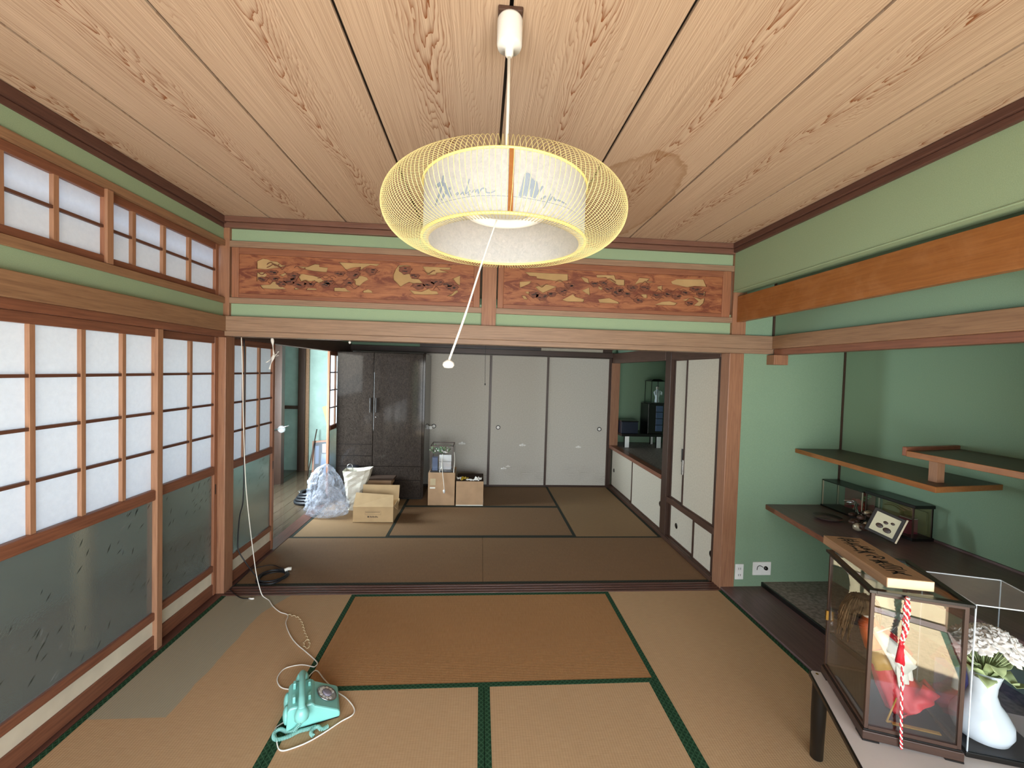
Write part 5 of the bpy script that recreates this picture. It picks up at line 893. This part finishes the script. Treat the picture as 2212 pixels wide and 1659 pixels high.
for k in range(4): rr = .19-.02*k; G().tube([(-1.98+rr*math.cos(a_), 5.12+rr*.85*math.sin(a_), .022+.030*k+.006*math.sin(3*a_)) for a_ in [2*PI*j/48 for j in range(48)]], .018, 8, True).build('hose_turn', 'blackcord', t)
G().tube(smooth_path([(-1.93, 5.02, .10), (-1.90, 5.00, .22), (-1.87, 5.0, .30), (-1.845, 5.0, .44)], 5), [.03]*5+[.042]*5+[.034]*6, 12).build('nozzle', 'blackcord', t); G().ball((-1.90, 4.985, .235), .052, .045, .055, 16, 10).build('motor_head', 'navy', t); G().tube([(-2.02+.09*math.cos(a_), 5.04+.05*math.sin(a_), .15) for a_ in [PI*.8+j*.2 for j in range(9)]], .004, 6).build('white_stripe', 'steel', t)
# leaning boards and frames at the corridor end
def leaner(name, label, cat, x0, x1, zt, yb, yt, thick, mt, tilt=0, z0=0.002):
    d = Vector((tilt, yt-yb, zt)); L_ = d.length; zz = d.normalized(); xx = Vector((1, 0, 0)); xx = (xx-zz*xx.dot(zz)).normalized(); yy = zz.cross(xx)
    m = Matrix(((xx.x, yy.x, zz.x, x0), (xx.y, yy.y, zz.y, yb), (xx.z, yy.z, zz.z, z0), (0, 0, 0, 1))); t = thing(name, label, cat, (x0, yb, 0)); return t, m, L_
t, m, L_ = leaner('leaning_plank', 'long pale plank leaning in the corner at the corridor end', 'plank', -2.10, -2.0, 1.00, 6.45, 6.64, .02, 'card', -.34); G().box(0, .10, 0, .02, 0, L_, m).build('board', 'card', t); G().box(.101, .13, .002, .014, 0, L_-.03, m).build('white_edge', 'white', t)
t, m, L_ = leaner('leaning_plank', 'short dark board leaning behind the picture frame', 'plank', -2.26, -2.1, .62, 6.50, 6.66, .02, 'dark_z', -.12); G().box(0, .16, 0, .02, 0, L_, m).build('board', 'olive', t)
t, m, L_ = leaner('picture_frame', 'brown picture frame with a blue and white picture at the corridor end', 'picture', -2.50, -2.2, .48, 6.42, 6.56, .02, 'frame_z', -.05); G().box(0, .26, 0, .018, 0, L_, m).build('frame', 'frame_z', t, bevel=.003); G().box(.03, .23, -.001, 0, .03, L_-.03, m).build('picture', 'navy', t); G().box(.05, .10, -.002, -.001, .15, L_-.08, m).build('white_figure', 'navyglass', t); G().box(.15, .20, -.002, -.001, .18, L_-.06, m).build('white_strip', 'whitepaint', t)
t, m, L_ = leaner('picture_frame', 'small blue framed picture leaning before the brown frame', 'picture', -2.36, -2.2, .34, 6.30, 6.38, .02, 'navy', .0); G().box(0, .20, 0, .015, 0, L_, m).build('frame', 'navy', t, bevel=.002); G().box(.02, .18, -.001, 0, .02, L_-.02, m).build('picture', 'navyglass', t)
tag(G().tube([(-2.53, 6.35, .002), (-2.50, 6.6, .66)], .008, 8).build('thin_rod', 'dark_z'), 'thin dark rod leaning left of the brown picture frame', 'rod')
# corridor door furniture
t = thing('lever_handle', 'steel lever handle with a white cover on the corridor wall', 'handle', (-2.66, 5.83, .78)); G().tube([(-2.78, 5.82, .745), (-2.56, 5.78, .822)], .009, 8).build('lever', 'steel', t); G().ball((-2.655, 5.79, .77), .05, .03, .05, 14, 8, nz=.1).build('plastic_cover', M['haze'], t)
B_ = B('wall_switch', 'white', -2.80, -2.792, 5.70, 5.80, 1.17, 1.29, bevel=.002); tag(B_, 'white switch plate on the corridor wall by the dark jamb', 'switch')
tag(G().box(-2.235, -2.165, 2.46, 2.50, .0, 1.02).build('standing_board', 'card', loc=(-2.2, 2.48, 0)), 'upright wooden board standing behind the frosted glass', 'board')
# alcove things
t = thing('alcove_table', 'low black table with white leg faces in the far alcove', 'table', (2.28, 5.85, .615)); B('top', 'black', 1.99, 2.60, 5.66, 6.02, .775, .812, t, .003)
for (x, y, w_) in ((2.045, 5.67, .06), (2.50, 5.66, .06), (1.995, 5.98, .02), (2.55, 5.98, .03)): B('leg', 'black', x, x+w_, y+.004, y+.05, .616, .775, t); B('white_leg_face', 'white', x, x+w_, y, y+.004, .618, .775, t)
t = thing('storage_box', 'dark navy box on the left end of the alcove table', 'box', (2.1, 5.8, .812)); B('box_body', 'navy', 1.995, 2.235, 5.69, 5.95, .813, .975, t, .004); B('box_lid', 'black', 1.990, 2.240, 5.685, 5.955, .976, .992, t, .003)
t = thing('drawer_tower', 'narrow black drawer tower with blue grey fronts on the alcove table', 'drawers', (2.48, 5.8, .812)); B('case', 'black', 2.385, 2.60, 5.71, 6.0, .813, 1.235, t, .003)
for k in range(4): B('drawer', 'navyglass', 2.495, 2.594, 5.702, 5.71, .85+.092*k, .934+.092*k, t, .002)
t = thing('doll_case', 'small black framed glass case with a white figurine on the drawer tower', 'glass case', (2.52, 5.82, 1.236)); x0, x1, y0, y1, z0, z1 = 2.42, 2.62, 5.72, 5.95, 1.2362, 1.555
B('base', 'black', x0-.008, x1+.008, y0-.008, y1+.008, z0, z0+.016, t)
for (x, y) in ((x0, y0), (x1-.007, y0), (x0, y1-.007), (x1-.007, y1-.007), (x0+.09, y0)): B('corner_post', 'black', x, x+.007, y, y+.007, z0+.016, z1, t)
G().add([(x0-.012, y0-.012, z1), (x1+.012, y0-.012, z1), (x1+.012, y1+.012, z1), (x0-.012, y1+.012, z1), (x0+.05, y0+.06, z1+.035), (x1-.05, y0+.06, z1+.035), (x1-.05, y1-.06, z1+.035), (x0+.05, y1-.06, z1+.035)], [(3, 2, 1, 0), (4, 5, 6, 7), (0, 1, 5, 4), (1, 2, 6, 5), (2, 3, 7, 6), (3, 0, 4, 7)]).build('sloped_roof', 'black', t); B('glass_pane', 'glass', x0, x1, y0+.001, y0+.003, z0+.016, z1, t)
t = thing('white_figurine', 'white figurine in a long robe inside the far glass case', 'figurine', (2.555, 5.83, 1.2525))
G().lathe([(.030, 1.253), (.034, 1.27), (.028, 1.32), (.040, 1.37), (.036, 1.41), (.020, 1.435), (.012, 1.445)], 2.555, 5.83, 20).build('robe', 'vase', t); G().ball((2.555, 5.825, 1.462), .022, .022, .026, 12, 8).build('head', 'face', t); G().ball((2.555, 5.83, 1.482), .020, .020, .014, 10, 6).build('hair', 'ink', t)
G().tube(smooth_path([(2.585, 5.82, 1.42), (2.61, 5.81, 1.40), (2.600, 5.80, 1.365)], 4), [.011]*4+[.014]*5, 8).build('sleeve', 'vase', t); G().tube(smooth_path([(2.53, 5.82, 1.42), (2.505, 5.81, 1.40), (2.515, 5.80, 1.36)], 4), [.011]*4+[.014]*5, 8).build('sleeve', 'vase', t)
t = thing('ring_lamp', 'white curved tube of a lamp hanging at the alcove lintel', 'lamp', (2.14, 4.5, 1.95)); G().tube([(2.18+.18*math.cos(2*PI*j/40), 4.50, 1.955+.18*math.sin(2*PI*j/40)) for j in range(40)], .015, 10, True).build('ring_tube', 'white', t); G().tube([(2.18, 4.5, 2.13), (2.18, 4.5, 2.64)], .004, 6).build('cord', 'cordwhite', t)
t = thing('lamp_pull', 'thin dark pull cord with a small bob in front of the far closets', 'pull cord', (.045, 4.5, 2.65)); G().tube([(.040, 4.5, 2.65), (.043, 4.5, 1.816), (.050, 4.5, 1.50)], .0022, 5).build('cord', 'ink', t); G().lathe([(.0, 1.478), (.006, 1.482), (.007, 1.495), (.002, 1.503)], .050, 4.5, 10).build('bob', 'ink', t)
tag(G().lathe([(.0, 0), (.008, -.004), (.010, -.012), (.004, -.02), (.0, -.02)], n=12).build('hook_cap', 'whitepaint', None), 'small white hook cap under the lintel near the wardrobe', 'hook').location = (-.965, 3.14, 1.8255)
